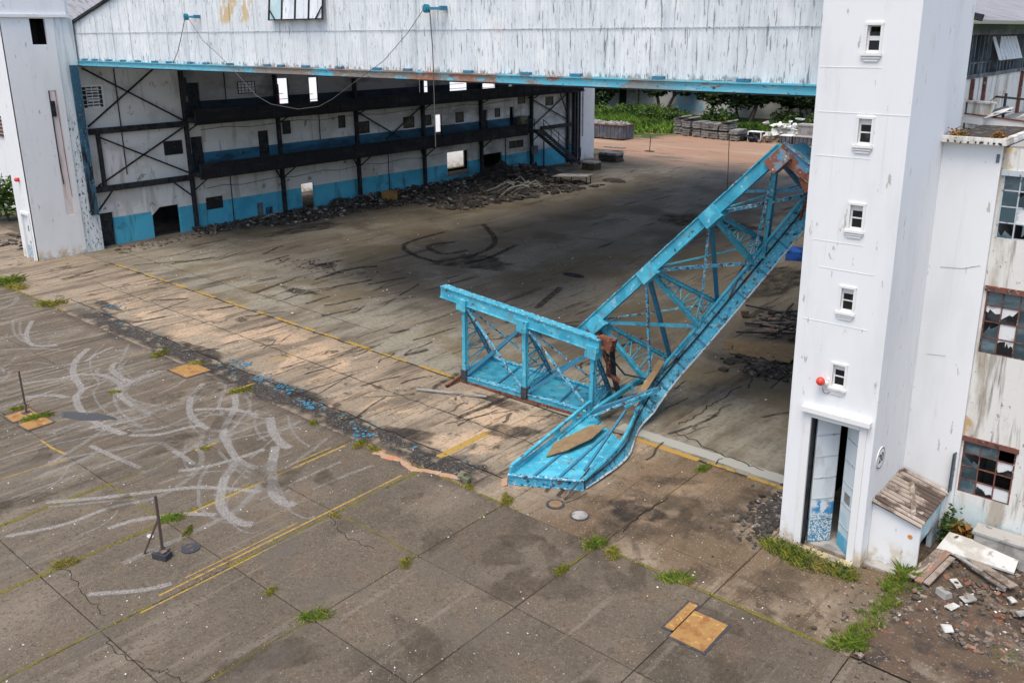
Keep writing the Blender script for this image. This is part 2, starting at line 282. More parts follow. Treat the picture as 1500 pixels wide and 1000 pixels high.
M['white_pane'] = mat('white_paint_and_glare', (0.66, 0.68, 0.68), [((0.45, 0.46, 0.45), (4, 4, 4), 0.52, 0.64, {})], rough=0.6)
M['rust_frame'] = mat('red_lead_window_frame', (0.17, 0.070, 0.052), [
    ((0.05, 0.04, 0.04), (6, 6, 6), 0.52, 0.60, {}), ((0.45, 0.43, 0.40), (9, 9, 9), 0.60, 0.66, {'amt': 0.7})], rough=0.85)
M['pale_frame'] = mat('pale_grey_window_frame', (0.45, 0.50, 0.53), [((0.16, 0.15, 0.14), (8, 8, 8), 0.56, 0.62, {})], rough=0.8)
M['grey_steel'] = mat('grey_blue_steel_sash', (0.125, 0.150, 0.170), [
    ((0.06, 0.07, 0.08), (1.5, 1.5, 1.5), 0.46, 0.6, {}), ((0.25, 0.28, 0.30), (6, 3, 1), 0.58, 0.66, {'amt': 0.6})], rough=0.6)
M['roofing'] = mat('grey_fibre_cement_roof', (0.27, 0.27, 0.28), [
    ((0.15, 0.15, 0.155), (0.6, 3, 2), 0.48, 0.64, {'detail': 8}), ((0.40, 0.40, 0.40), (1.2, 1.2, 1.2), 0.58, 0.68, {'amt': 0.6})], rough=0.9, bump=(3, 0.5))
M['corr_brown'] = mat('lichen_brown_fibre_sheet', (0.36, 0.30, 0.25), [
    ((0.10, 0.075, 0.06), (1.2, 1.8, 1.2), 0.47, 0.60, {'detail': 8}), ((0.55, 0.50, 0.46), (3, 3, 3), 0.58, 0.66, {'amt': 0.7})], rough=0.95, bump=(20, 0.5))
M['door'] = mat('white_door_peeling_to_blue', (0.66, 0.70, 0.72), [
    ((0.03, 0.24, 0.50), (2.1, 2.1, 2.1), 0.43, 0.45, {'bands': [('Z', 0.80, 0.9, 1.15, 1.4), ('X', -7.62, -7.52, -3, -2)], 'wob': 0.6, 'wsc': (3, 3, 3)}),
    ((0.06, 0.24, 0.38), (22, 22, 22), 0.47, 0.50, {'bands': [('Z', -2, -1, 0.7, 0.95)], 'wob': 0.4, 'wsc': (3, 3, 3)}),
    ((0.45, 0.46, 0.47), (2, 2, 0.8), 0.54, 0.68, {'amt': 0.6})], rough=0.6)
M['door_r'] = mat('white_door_with_blue_foot', (0.64, 0.70, 0.71), [
    ((0.10, 0.40, 0.56), (3, 3, 3), 0.20, 0.30, {'bands': [('Z', -2, -1, 0.42, 0.52)]}),
    ((0.42, 0.60, 0.64), (1.5, 1.5, 1.2), 0.50, 0.60, {'amt': 0.6, 'bands': [('Z', -2, -1, 1.5, 2.2)]}),
    ((0.45, 0.46, 0.47), (2, 2, 0.8), 0.54, 0.68, {'amt': 0.5})], rough=0.6)
M['trim'] = mat('cream_white_trim', (0.74, 0.74, 0.72), [((0.55, 0.53, 0.48), (2, 2, 0.8), 0.54, 0.70, {'amt': 0.5})], rough=0.75)
M['black_paint'] = mat('black_sign_paint', (0.02, 0.02, 0.022), rough=0.7)
M['red_lamp'] = mat('red_lamp_glass', (0.62, 0.045, 0.025), [((0.80, 0.18, 0.12), (30, 30, 30), 0.55, 0.62, {'amt': 0.5})], rough=0.25, spec=0.5)
M['orange_steel'] = mat('orange_rusted_cover_plate', (0.31, 0.175, 0.060), [
    ((0.24, 0.11, 0.04), (2.5, 2.5, 2.5), 0.48, 0.62, {}), ((0.50, 0.33, 0.10), (6, 6, 6), 0.56, 0.66, {'amt': 0.7})], rough=0.9, bump=(20, 0.3))
M['orange_ridge'] = mat('orange_mortar_ridge', (0.36, 0.225, 0.145), [
    ((0.46, 0.15, 0.08), (1.2, 1.2, 1.2), 0.53, 0.64, {}), ((0.36, 0.29, 0.20), (3, 3, 3), 0.50, 0.60, {'amt': 0.8})], rough=0.95, bump=(20, 0.8))
M['mossy'] = mat('mossy_stone', (0.17, 0.16, 0.12), [((0.09, 0.10, 0.04), (4, 4, 4), 0.46, 0.6, {})], rough=0.95, bump=(20, 0.8))
M['iron'] = mat('dark_cast_iron', (0.045, 0.048, 0.058), [((0.12, 0.08, 0.06), (8, 8, 8), 0.55, 0.65, {})], rough=0.7, bump=(40, 0.5))
M['post'] = mat('brown_rust_post', (0.075, 0.055, 0.045), [((0.16, 0.13, 0.115), (6, 6, 3), 0.54, 0.64, {})], rough=0.9)
M['weed'] = mat('yellow_green_weeds', (0.25, 0.26, 0.035), [((0.34, 0.28, 0.07), (1.5, 1.5, 1.5), 0.46, 0.60, {})], rough=0.9, spec=0.1, island=0.35)
M['wall_dim'] = mat('dimmed_upper_wall', (0.30, 0.295, 0.28), [((0.17, 0.165, 0.155), (0.5, 0.25, 0.5), 0.46, 0.62, {'detail': 8}), ((0.42, 0.42, 0.40), (0.4, 0.2, 0.4), 0.50, 0.64, {'bands': [('Y', 0, 0, 38, 46)]})], rough=0.95)  # grey tone paints in the dim top storey, paler near the doorway
M['pale_teal'] = mat('pale_teal_pane', (0.42, 0.58, 0.60), [((0.58, 0.66, 0.68), (2, 2, 2), 0.48, 0.6, {})], rough=0.5)
M['red_wood'] = mat('reddish_weathered_plank', (0.27, 0.15, 0.105), [((0.20, 0.16, 0.13), (3, 3, 3), 0.46, 0.6, {}), ((0.40, 0.34, 0.30), (12, 3, 8), 0.56, 0.66, {'amt': 0.7})], rough=0.95)
M['weed_green'] = mat('fresh_green_weeds', (0.165, 0.24, 0.034), [((0.26, 0.27, 0.06), (3, 3, 3), 0.5, 0.62, {})], rough=0.9, spec=0.1, island=0.4)
M['grass'] = mat('tall_green_grass', (0.13, 0.22, 0.035), [((0.045, 0.09, 0.018), (0.16, 0.16, 0.16), 0.46, 0.58, {})], rough=0.9, spec=0.1, island=0.35)
M['leaf'] = mat('dark_tree_leaves', (0.017, 0.033, 0.011), [((0.045, 0.070, 0.018), (0.5, 0.5, 0.5), 0.50, 0.64, {})], rough=0.8, spec=0.2, island=0.5)
M['leaf_olive'] = mat('olive_tree_leaves', (0.075, 0.085, 0.018), [((0.035, 0.055, 0.014), (0.5, 0.5, 0.5), 0.48, 0.62, {})], rough=0.8, spec=0.2, island=0.5)
M['leaf_mid'] = mat('mid_green_leaves', (0.045, 0.085, 0.022), [((0.085, 0.135, 0.03), (0.7, 0.7, 0.7), 0.50, 0.64, {})], rough=0.8, spec=0.2, island=0.5)
M['leaf_orange'] = mat('dry_orange_leaves', (0.30, 0.13, 0.03), [((0.14, 0.12, 0.03), (3, 3, 3), 0.5, 0.6, {})], rough=0.9, spec=0.1, island=0.4)
M['bark'] = mat('grey_brown_bark', (0.095, 0.078, 0.062), [((0.045, 0.036, 0.03), (4, 4, 1), 0.48, 0.62, {})], rough=0.95, bump=(14, 0.6))
M['skip'] = mat('grey_painted_container', (0.085, 0.095, 0.115), [((0.17, 0.17, 0.18), (1, 1, 1.4), 0.54, 0.64, {}), ((0.15, 0.06, 0.04), (2, 2, 3), 0.62, 0.67, {})], rough=0.7)
M['pulley'] = mat('teal_pulley_paint', (0.02, 0.20, 0.27), [((0.02, 0.05, 0.05), (8, 8, 8), 0.54, 0.62, {})], rough=0.55)
M['cable'] = mat('dark_steel_cable', (0.055, 0.055, 0.058), rough=0.8)
M['rope'] = mat('grey_hanging_cable', (0.10, 0.095, 0.09), rough=0.9)
M['yellow_paint'] = decal('worn_yellow_line_paint', (0.40, 0.265, 0.07), (5.5, 5.5, 5.5), 0.50, 0.76, 0.85)
M['orange_paint'] = decal('worn_orange_line_paint', (0.40, 0.24, 0.06), (2.2, 2.2, 2.2), 0.44, 0.56, 0.95)
M['moss_line'] = decal('moss_in_joint', (0.17, 0.15, 0.035), (2.0, 2.0, 2.0), 0.48, 0.85, 0.8, soft=0.9)
M['skid'] = decal('chalky_tyre_scrub', (0.40, 0.385, 0.36), (14, 14, 14), 0.36, 1.0, 0.66, soft=1.0)
M['scuff'] = decal('faint_chalky_scuff', (0.34, 0.325, 0.30), (7, 7, 7), 0.40, 1.05, 0.55, soft=1.0)
M['tyre'] = decal('black_tyre_rubber', (0.035, 0.032, 0.030), (3.5, 3.5, 3.5), 0.40, 0.95, 0.75, soft=1.0)
M['crackline'] = decal('crack_in_concrete', (0.03, 0.027, 0.024), (5, 5, 5), 0.42, 0.80, 0.8, soft=0.8)
M['pale_patch'] = decal('pale_worn_patch', (0.19, 0.168, 0.140), (2.6, 2.0, 1.6), 0.46, 1.05, 0.45, soft=1.0)
M['brown_stain'] = decal('brown_ground_stain', (0.085, 0.068, 0.050), (2.0, 2.0, 1.3), 0.46, 1.05, 0.55, soft=1.0)
M['pale_strip'] = decal('pale_cement_strip', (0.36, 0.36, 0.32), (1.6, 1.6, 1.6), 0.36, 0.55, 0.9)
M['oil'] = decal('dark_oil_stain', (0.035, 0.031, 0.028), (2.2, 1.1, 1.5), 0.46, 1.0, 0.8, soft=1.0)
M['puddle'] = mat('still_puddle_water', (0.045, 0.045, 0.05), rough=0.06, spec=0.5)
M['blue_tarp'] = mat('blue_plastic_sheet', (0.02, 0.10, 0.40), [((0.01, 0.05, 0.2), (2, 2, 2), 0.5, 0.6, {})], rough=0.5)
M['flakes'] = mat('paint_flakes', (0.58, 0.57, 0.54), rough=0.9, island=0.4)

# ------------------------------------------------------------------ mesh helpers
class MB:
    def __init__(s): s.v = []; s.f = []
    def quad(s, *p):
        n = len(s.v); s.v += [tuple(q) for q in p]; s.f.append(tuple(range(n, n + len(p))))
        return s
    def hexa(s, p):            # 8 points: bottom ring 0-3, top ring 4-7
        n = len(s.v); s.v += [tuple(q) for q in p]
        s.f += [tuple(n + i for i in q) for q in ((3, 2, 1, 0), (4, 5, 6, 7), (0, 1, 5, 4), (1, 2, 6, 5), (2, 3, 7, 6), (3, 0, 4, 7))]
        return s
    def box(s, x0, x1, y0, y1, z0, z1):
        return s.hexa([(x0, y0, z0), (x1, y0, z0), (x1, y1, z0), (x0, y1, z0), (x0, y0, z1), (x1, y0, z1), (x1, y1, z1), (x0, y1, z1)])
    def obox(s, c, a, b, d):   # centre and three half-axis vectors
        c, a, b, d = map(Vector, (c, a, b, d))
        return s.hexa([c - a - b - d, c + a - b - d, c + a + b - d, c - a + b - d, c - a - b + d, c + a - b + d, c + a + b + d, c - a + b + d])
    def bar(s, p, q, w, h=None, up=(0, 0, 1)):
        p, q = Vector(p), Vector(q); h = h or w
        d = q - p; t = d.normalized(); u = Vector(up)
        if abs(t.dot(u)) > 0.97: u = Vector((0, 1, 0))
        sd = t.cross(u).normalized(); u = sd.cross(t).normalized()
        return s.obox((p + q) / 2, d / 2, sd * w / 2, u * h / 2)
    def tube(s, pts, r, n=6, r1=None):
        pts = [Vector(p) for p in pts]; k0 = len(s.v); m = len(pts)
        r1 = r if r1 is None else r1
        for i, p in enumerate(pts):
            t = (pts[min(i + 1, m - 1)] - pts[max(i - 1, 0)]).normalized()
            u = Vector((0, 0, 1)) if abs(t.z) < 0.9 else Vector((1, 0, 0))
            a = t.cross(u).normalized(); b = t.cross(a)
            rr = r + (r1 - r) * i / max(m - 1, 1)
            for j in range(n):
                an = 2 * math.pi * j / n
                s.v.append(tuple(p + a * rr * math.cos(an) + b * rr * math.sin(an)))
        for i in range(m - 1):
            for j in range(n):
                s.f.append((k0 + i * n + j, k0 + i * n + (j + 1) % n, k0 + (i + 1) * n + (j + 1) % n, k0 + (i + 1) * n + j))
        s.f.append(tuple(k0 + j for j in range(n))[::-1]); s.f.append(tuple(k0 + (m - 1) * n + j for j in range(n)))
        return s
    def ball(s, c, r, nu=10, nv=6, sq=(1, 1, 1)):
        k = len(s.v)
        for i in range(nv + 1):
            th = math.pi * i / nv
            for j in range(nu):
                ph = 2 * math.pi * j / nu
                s.v.append((c[0] + r * sq[0] * math.sin(th) * math.cos(ph), c[1] + r * sq[1] * math.sin(th) * math.sin(ph), c[2] + r * sq[2] * math.cos(th)))
        for i in range(nv):
            for j in range(nu):
                s.f.append((k + i * nu + j, k + (i + 1) * nu + j, k + (i + 1) * nu + (j + 1) % nu, k + i * nu + (j + 1) % nu))
        return s
    def chunk(s, c, sx, sy, sz, rng, jit=0.3, flat=False):
        az = rng.uniform(0, 6.28); tl = rng.uniform(-0.5, 0.5) if not flat else rng.uniform(-0.12, 0.12)
        m = Matrix.Rotation(az, 3, 'Z') @ Matrix.Rotation(tl, 3, 'X') @ Matrix.Rotation(tl * 0.7 * rng.choice((-1, 1)), 3, 'Y')
        P = []
        for z in (-1, 1):
            for x, y in ((-1, -1), (1, -1), (1, 1), (-1, 1)):
                q = Vector((x * sx * (1 - rng.random() * jit), y * sy * (1 - rng.random() * jit), z * sz * (1 - rng.random() * jit)))
                P.append(Vector(c) + m @ q)
        return s.hexa(P)
    def mesh(s, name, material=None, smooth=False):
        me = bpy.data.meshes.new(name); me.from_pydata(s.v, [], s.f); me.update()
        if material: me.materials.append(material)
        if smooth:
            me.polygons.foreach_set('use_smooth', [True] * len(me.polygons))
        return me
def wpos(o):
    p = Vector((0, 0, 0))
    while o: p = p + o.location; o = o.parent
    return p
def put(name, geo, material=None, parent=None, smooth=False, loc=None, label=None):
    me = geo if isinstance(geo, bpy.types.Mesh) else geo.mesh(name, material, smooth)
    o = bpy.data.objects.new(name, me); col.objects.link(o)
    o.location = loc or (0, 0, 0)
    if parent:
        o.parent = parent; o.location = Vector(loc or (0, 0, 0)) - wpos(parent)
    if label: o['label'] = label
    return o
def tag(o, label=None, cat=None, group=None, kind=None):
    for k, v in (('label', label), ('category', cat), ('group', group), ('kind', kind)):
        if v: o[k] = v
    return o
def thing(name, loc, label, cat, group=None):
    o = bpy.data.objects.new(name, None); col.objects.link(o); o.location = loc; o.empty_display_size = 0.3
    return tag(o, label, cat, group)
def structure(name, geo, material):
    o = put(name, geo, material); o['kind'] = 'structure'; return o
def set_empty(name):
    o = bpy.data.objects.new(name, None); col.objects.link(o); o['kind'] = 'structure'; return o
def cells(u0, u1, z0, z1, holes):
    us = sorted({u0, u1, *[min(max(h[i], u0), u1) for h in holes for i in (0, 1)]})
    zs = sorted({z0, z1, *[min(max(h[i], z0), z1) for h in holes for i in (2, 3)]})
    out = []
    for k in range(len(zs) - 1):
        run = None
        for i in range(len(us) - 1):
            cu, cz = (us[i] + us[i + 1]) / 2, (zs[k] + zs[k + 1]) / 2
            solid = not any(h[0] < cu < h[1] and h[2] < cz < h[3] for h in holes)
            if solid: run = [us[i] if run is None else run[0], us[i + 1]]
            if (not solid or i == len(us) - 2) and run: out.append((*run, zs[k], zs[k + 1])); run = None
    return out
def wall_x(xa, xb, y0, y1, z0, z1, holes=()):      # wall whose faces look along X
    b = MB()
    for (a, c, d, e) in cells(y0, y1, z0, z1, holes): b.box(xa, xb, a, c, d, e)
    return b
def wall_y(ya, yb, x0, x1, z0, z1, holes=()):
    b = MB()
    for (a, c, d, e) in cells(x0, x1, z0, z1, holes): b.box(a, c, ya, yb, d, e)
    return b
def strip(name, pts, w, z, material, label=None, parent=None, sub=6, seed=0):
    P = [Vector((p[0], p[1], 0)) for p in pts]
    if sub > 1 and len(P) > 2:
        Q = []
        for i in range(len(P) - 1):
            p0, p1, p2, p3 = P[max(i - 1, 0)], P[i], P[i + 1], P[min(i + 2, len(P) - 1)]
            for k in range(sub):
                t = k / sub
                Q.append(0.5 * ((2 * p1) + (p2 - p0) * t + (2 * p0 - 5 * p1 + 4 * p2 - p3) * t * t + (3 * p1 - p0 - 3 * p2 + p3) * t ** 3))
        P = Q + [P[-1]]
    b = MB(); val = []; n = len(P)
    for i, p in enumerate(P):
        t = (P[min(i + 1, n - 1)] - P[max(i - 1, 0)]).normalized(); s = Vector((-t.y, t.x, 0)) * w / 2
        e = 0.0 if i in (0, n - 1) else 1.0
        for q, a in ((p - s, 0), (p - s * 0.55, e), (p + s * 0.55, e), (p + s, 0)):
            b.v.append((q.x, q.y, z)); val.append(a)
        if i:
            for j in range(3): k = (i - 1) * 4 + j; b.f.append((k, k + 1, k + 5, k + 4))
    o = put(name, b, material, parent, label=label)
    at = o.data.attributes.new('edge', 'FLOAT', 'POINT'); at.data.foreach_set('value', val)
    return o
def blob(name, x, y, rx, ry, z, material, rot=0.0, parent=None):     # flat stain
    b = MB(); val = [1.0]; b.v.append((x, y, z)); n = 28
    for ring, a in ((0.55, 1.0), (1.0, 0.0)):
        for j in range(n):
            an = 2 * math.pi * j / n; r = ring * (1 + 0.18 * math.sin(3 * an + x) + 0.1 * math.sin(7 * an))
            u, v = rx * r * math.cos(an), ry * r * math.sin(an)
            b.v.append((x + u * math.cos(rot) - v * math.sin(rot), y + u * math.sin(rot) + v * math.cos(rot), z)); val.append(a)
    for j in range(n):
        b.f.append((0, 1 + j, 1 + (j + 1) % n)); b.f.append((1 + j, 1 + n + j, 1 + n + (j + 1) % n, 1 + (j + 1) % n))
    o = put(name, b, material, parent); at = o.data.attributes.new('edge', 'FLOAT', 'POINT'); at.data.foreach_set('value', val)
    return o
def leafcloud(n, sampler, size, rng, flat=0.3):
    b = MB()
    for _ in range(n):
        c = Vector(sampler()); s = size * rng.uniform(0.6, 1.4)
        a = Vector((rng.gauss(0, 1), rng.gauss(0, 1), rng.gauss(0, 1) * flat)).normalized()
        d = a.cross(Vector((rng.gauss(0, 1), rng.gauss(0, 1), rng.gauss(0, 1)))).normalized()
        b.quad(c - a * s - d * s * 0.15, c - d * s * 0.5, c + a * s, c + d * s * 0.5)
    return b
def blades(n, rx, ry, h, rng, w=0.02, lean=0.6, x=0.0, y=0.0, z=0.0):
    b = MB()
    for _ in range(n):
        an = rng.uniform(0, 6.283); r = math.sqrt(rng.random())
        px, py = x + rx * r * math.cos(an), y + ry * r * math.sin(an)
        hh = h * rng.uniform(0.4, 1.1) * (1.15 - 0.6 * r); la = rng.uniform(0, 6.283); ll = hh * lean * rng.uniform(0.2, 1.2)
        dx, dy = math.cos(la), math.sin(la); sx, sy = -dy * w, dx * w
        b.quad((px - sx, py - sy, z), (px + sx, py + sy, z), (px + sx * 0.8 + dx * ll * 0.35, py + sy * 0.8 + dy * ll * 0.35, z + hh * 0.6),
               (px + dx * ll, py + dy * ll, z + hh), (px - sx * 0.8 + dx * ll * 0.35, py - sy * 0.8 + dy * ll * 0.35, z + hh * 0.6))
    return b
def text_mesh(name, body, size, material, depth=0.004):
    cu = bpy.data.curves.new(name, 'FONT'); cu.body = body; cu.size = size; cu.extrude = depth; cu.align_x = 'CENTER'; cu.align_y = 'CENTER'
    t = bpy.data.objects.new(name + '_src', cu); col.objects.link(t)
    dg = bpy.context.evaluated_depsgraph_get(); me = bpy.data.meshes.new_from_object(t.evaluated_get(dg)); me.materials.clear(); me.materials.append(material)
    bpy.data.objects.remove(t); return me

# ------------------------------------------------------------------ the ground
structure('ground', MB().quad((-700, -300, -0.10), (500, -300, -0.10), (500, 900, -0.10), (-700, 900, -0.10)), M['soil'])
def slab_mesh(wx, wy, m, name, t=0.09, ch=0.014):
    b = MB(); x, y = wx / 2, wy / 2
    for z, k in ((-t, 0), (-ch, 0), (0, ch)):
        b.v += [(-x + k, -y + k, z), (x - k, -y + k, z), (x - k, y - k, z), (-x + k, y - k, z)]
    for r in (0, 4):
        for j in range(4): b.f.append((r + j, r + (j + 1) % 4, r + 4 + (j + 1) % 4, r + 4 + j))
    b.f.append((8, 9, 10, 11)); return b.mesh(name, m)
apron = set_empty('apron')
G0 = 3.34
sl = slab_mesh(G0 - 0.022, G0 - 0.022, M['slab'], 'slab')
for i in range(-15, 8):
    for k in range(0, 5):
        x = -18.5 + G0 * (i + 0.5); y = 16.8 - G0 * (k + 0.5)
        if y < 3.5 and not (-30 < x < 0): continue
        put('slab', sl, parent=apron, loc=(x, y, 0))
structure('outer_apron', MB().quad((-140, -30, -0.03), (60, -30, -0.03), (60, 3.40, -0.03), (-140, 3.40, -0.03)), M['slab'])
structure('far_apron', MB().quad((-140, 3.42, -0.025), (-68.62, 3.42, -0.025), (-68.62, 21, -0.025), (-140, 21, -0.025)), M['slab'])
threshold = set_empty('threshold_pavement')
for (y0, y1) in ((16.8, 17.95), (17.95, 20.3), (20.3, 22.75)):
    me = slab_mesh(G0 - 0.02, y1 - y0 - 0.02, M['approach'], 'slab')
    for i in range(-15, 4):
        x = -18.5 + G0 * (i + 0.5)
        put('slab', me, parent=threshold, loc=(x, (y0 + y1) / 2, 0))
structure('hangar_floor', MB().box(-56.4, -6.9, 22.76, 84.0, -0.09, 0.0), M['floor'])
structure('yard', MB().quad((-150, 84.01, -0.006), (20, 84.01, -0.006), (20, 240, -0.006), (-150, 240, -0.006)), M['yard'])
structure('side_yard', MB().quad((-150, 21.01, -0.02), (-57.7, 21.01, -0.02), (-57.7, 84, -0.02), (-150, 84, -0.02)), M['soil'])
# rubble-strewn dirt on the right of the tower: an uneven sheet
b = MB(); nx, ny = 46, 40; X0, X1, Y0, Y1 = -5.35, 5.0, 16.9, 23.0
for j in range(ny + 1):
    for i in range(nx + 1):
        x = X0 + (X1 - X0) * i / nx; y = Y0 + (Y1 - Y0) * j / ny
        e = min(1, (x - X0) / 0.9, (y - Y0) / 1.2) if True else 1
        h = mnoise.fractal(Vector((x * 0.9, y * 0.9, 1.3)), 0.9, 2.0, 5)
        b.v.append((x, y, -0.045 + max(e, 0) * (0.10 + 0.09 * h) + max(0, (y - 20.5)) * 0.03 * max(e, 0)))
for j in range(ny):
    for i in range(nx): k = j * (nx + 1) + i; b.f.append((k, k + 1, k + nx + 2, k + nx + 1))
structure('dirt_ground', b, M['dirt'])

# painted lines, tyre marks, stains and cracks lie on the concrete as thin sheets
marks = set_empty('pavement_marks')
zi = [0.003]
def Z():
    zi[0] += 0.00002; return zi[0]
def dash(x0, x1, y, w, m, name, jit=0.0):
    strip(name, [(x0, y), (x0 + 0.08, y), ((x0 + x1) / 2, y + jit), (x1 - 0.08, y), (x1, y)], w, Z(), m, parent=marks, sub=1)
def wander(p, s=0.05):
    out = []
    for i in range(len(p) - 1):
        for k in range(5):
            t = k / 5; out.append((p[i][0] + (p[i + 1][0] - p[i][0]) * t + rnd.gauss(0, s), p[i][1] + (p[i + 1][1] - p[i][1]) * t + rnd.gauss(0, s)))
    return out + [p[-1]]
for (y, xa, xb, w) in ((22.76, -52, -9, 0.13), (24.6, -55, -30, 0.06), (20.3, -48, -16, 0.05), (17.95, -46, -16, 0.08)):
    strip('crack', wander([(xa + (xb - xa) * i / 14, y) for i in range(15)], 0.03), w, Z(), M['crackline'], parent=marks, sub=2)
x = -51.2; k = 0
while x < -25:
    L = rnd.uniform(0.9, 2.3)
    dash(x, x + L, 22.86, rnd.uniform(0.20, 0.34), M['yellow_paint'], 'yellow_line'); x += L + rnd.uniform(0.1, 0.9)
dash(-24.8, -22.9, 22.88, 0.32, M['yellow_paint'], 'yellow_line')
dash(-15.0, -12.2, 22.80, 0.30, M['orange_paint'], 'orange_line'); dash(-12.0, -10.9, 22.84, 0.22, M['yellow_paint'], 'yellow_line'); dash(-10.6, -9.1, 22.80, 0.26, M['yellow_paint'], 'yellow_line')
dash(-15.6, -8.8, 23.30, 0.62, M['pale_strip'], 'cement_strip')
for (xx, y0, y1, w) in ((-18.72, 17.6, 20.1, 0.42), (-28.7, 16.2, 17.6, 0.14), (-21.68, 10.4, 16.4, 0.11), (-21.92, 13.6, 16.0, 0.07), (-18.72, 8.2, 16.2, 0.10), (-18.42, 7.6, 11.5, 0.07), (-18.9, 9.0, 12.5, 0.06), (-25.15, 12.9, 13.8, 0.13), (-30.3, 19.3, 20.8, 0.16), (-18.75, 16.4, 16.75, 0.3)):
    strip('yellow_line', [(xx, y0), (xx, y0 + 0.1), (xx + 0.01, (y0 + y1) / 2), (xx, y1 - 0.1), (xx, y1)], w, Z(), M['yellow_paint'], parent=marks, sub=1)
strip('yellow_line', [(-30.4, 10.1), (-29.0, 10.05), (-27.7, 10.2)], 0.12, Z(), M['yellow_paint'], parent=marks, sub=2)
strip('yellow_line', [(-27.7, 10.2), (-27.9, 9.3), (-28.0, 7.6)], 0.12, Z(), M['yellow_paint'], parent=marks, sub=2)
for (xx, y0, y1, w) in ((-21.78, 3.5, 10.0, 0.20), (-21.78, 10.2, 13.4, 0.16), (-25.12, 6.2, 10.2, 0.24), (-25.1, 10.3, 13.0, 0.10), (-18.52, 4.0, 8.0, 0.13), (-18.52, 10.0, 13.2, 0.16), (-18.52, 13.4, 16.7, 0.20), (-15.15, 7.5, 10.2, 0.10), (-11.85, 15.0, 16.8, 0.16)):
    strip('moss_line', [(xx, y0), (xx + 0.03, y0 + 0.3), (xx - 0.02, (y0 + y1) / 2), (xx + 0.02, y1 - 0.3), (xx, y1)], w, Z(), M['moss_line'], parent=marks, sub=3)
for (y, x0, x1, w) in ((16.82, -52, -44, 0.22), (16.82, -21.8, -15, 0.13), (16.82, -11.8, -5.4, 0.16), (13.44, -18.4, -15.2, 0.08), (10.1, -24.8, -21.9, 0.10)):
    strip('moss_line', [(x0, y), (x0 + 0.3, y), ((x0 + x1) / 2, y + 0.03), (x1 - 0.3, y), (x1, y)], w, Z(), M['moss_line'], parent=marks, sub=3)
SKIDS= [([(-37.81, 15.29), (-36.63, 14.17), (-35.05, 13.39), (-33.29, 12.93), (-32.66, 12.43), (-31.15, 11.98), (-29.65, 11.88), (-27.99, 12.08)], 0.38), ([(-35.19, 15.2), (-34.54, 14.68), (-33.26, 14.44), (-32.53, 14.49), (-32.13, 13.88), (-31.44, 13.55), (-30.25, 13.43), (-28.92, 13.47)], 0.34), ([(-32.53, 14.49), (-32.65, 15.22), (-32.78, 15.89)], 0.25), ([(-28.92, 13.47), (-29.04, 12.82), (-29.23, 12.11), (-29.59, 11.5)], 0.25), ([(-27.99, 12.08), (-27.21, 12.83), (-27.01, 13.62), (-26.72, 14.29)], 0.3), ([(-30.29, 16.32), (-29.45, 15.32), (-28.32, 14.55), (-27.15, 14.16), (-26.1, 14.16), (-25.54, 14.52)], 0.34), ([(-28.23, 14.62), (-27.66, 15.18), (-27.03, 15.61), (-25.88, 15.87)], 0.3), ([(-28.61, 16.52), (-27.35, 15.82), (-26.32, 14.84), (-25.54, 14.21), (-24.24, 13.7), (-23.39, 13.47), (-22.46, 13.53)], 0.36), ([(-23.44, 13.43), (-22.78, 12.58), (-22.08, 12.02), (-21.47, 11.61), (-20.77, 11.41), (-20.08, 11.42), (-19.77, 11.61)], 0.42), ([(-25.59, 16.1), (-24.53, 15.46), (-23.51, 15.08), (-22.86, 15.03)], 0.45), ([(-23.48, 14.9), (-22.47, 14.05), (-21.45, 13.35), (-20.66, 12.89), (-19.98, 12.84), (-19.9, 13.06)], 0.45), ([(-35.11, 13.34), (-34.16, 14.12), (-32.64, 14.13), (-32.05, 13.69)], 0.28), ([(-34.21, 11.15), (-33.58, 11.92), (-32.9, 12.23)], 0.3), ([(-43.86, 15.32), (-41.86, 14.27), (-40.04, 13.81), (-39.13, 14.56)], 0.3), ([(-25.55, 8.32), (-24.47, 9.6), (-23.48, 10.97), (-22.7, 11.85), (-21.02, 12.85)], 0.28), ([(-22.66, 8.87), (-22.58, 9.41), (-22.23, 10.06), (-21.76, 10.66), (-20.95, 11.26)], 0.28), ([(-24.47, 6.83), (-23.83, 8.17), (-23.74, 9.38), (-23.37, 10.28)], 0.25), ([(-26.81, 12.55), (-25.25, 12.49), (-24.25, 12.41)], 0.28), ([(-28.31, 10.92), (-26.75, 11.06), (-25.23, 11.24)], 0.25), ([(-20.18, 7.11), (-19.23, 8.16), (-18.93, 8.79)], 0.25), ([(-23.49, 14.51), (-23.59, 13.67), (-23.87, 12.54), (-24.31, 11.83)], 0.28), ([(-35.05, 13.39), (-35.09, 12.94), (-35.38, 12.28), (-35.67, 11.64)], 0.25), ([(-33.29, 12.93), (-33.34, 13.42), (-33.38, 13.92)], 0.2), ([(-36.12, 14.28), (-36.71, 15.05), (-37.11, 16.04)], 0.22)]
TYRES= [[(-42.24, 41.5), (-42.04, 38.47), (-41.21, 36.55), (-38.77, 35.43), (-36.72, 35.16)], [(-39.53, 39.74), (-40.15, 37.77), (-37.88, 36.81), (-37.34, 38.61)], [(-42.22, 44.96), (-38.46, 42.12), (-36.72, 39.81), (-36.01, 36.68)], [(-41.42, 29.25), (-41.54, 30.65), (-41.47, 31.96)], [(-39.49, 29.37), (-39.39, 31.19), (-38.64, 32.39)], [(-26.32, 31.7), (-27.08, 33.78), (-27.76, 35.67)], [(-35.16, 35.8), (-35.03, 37.79), (-36.04, 41.79)]]
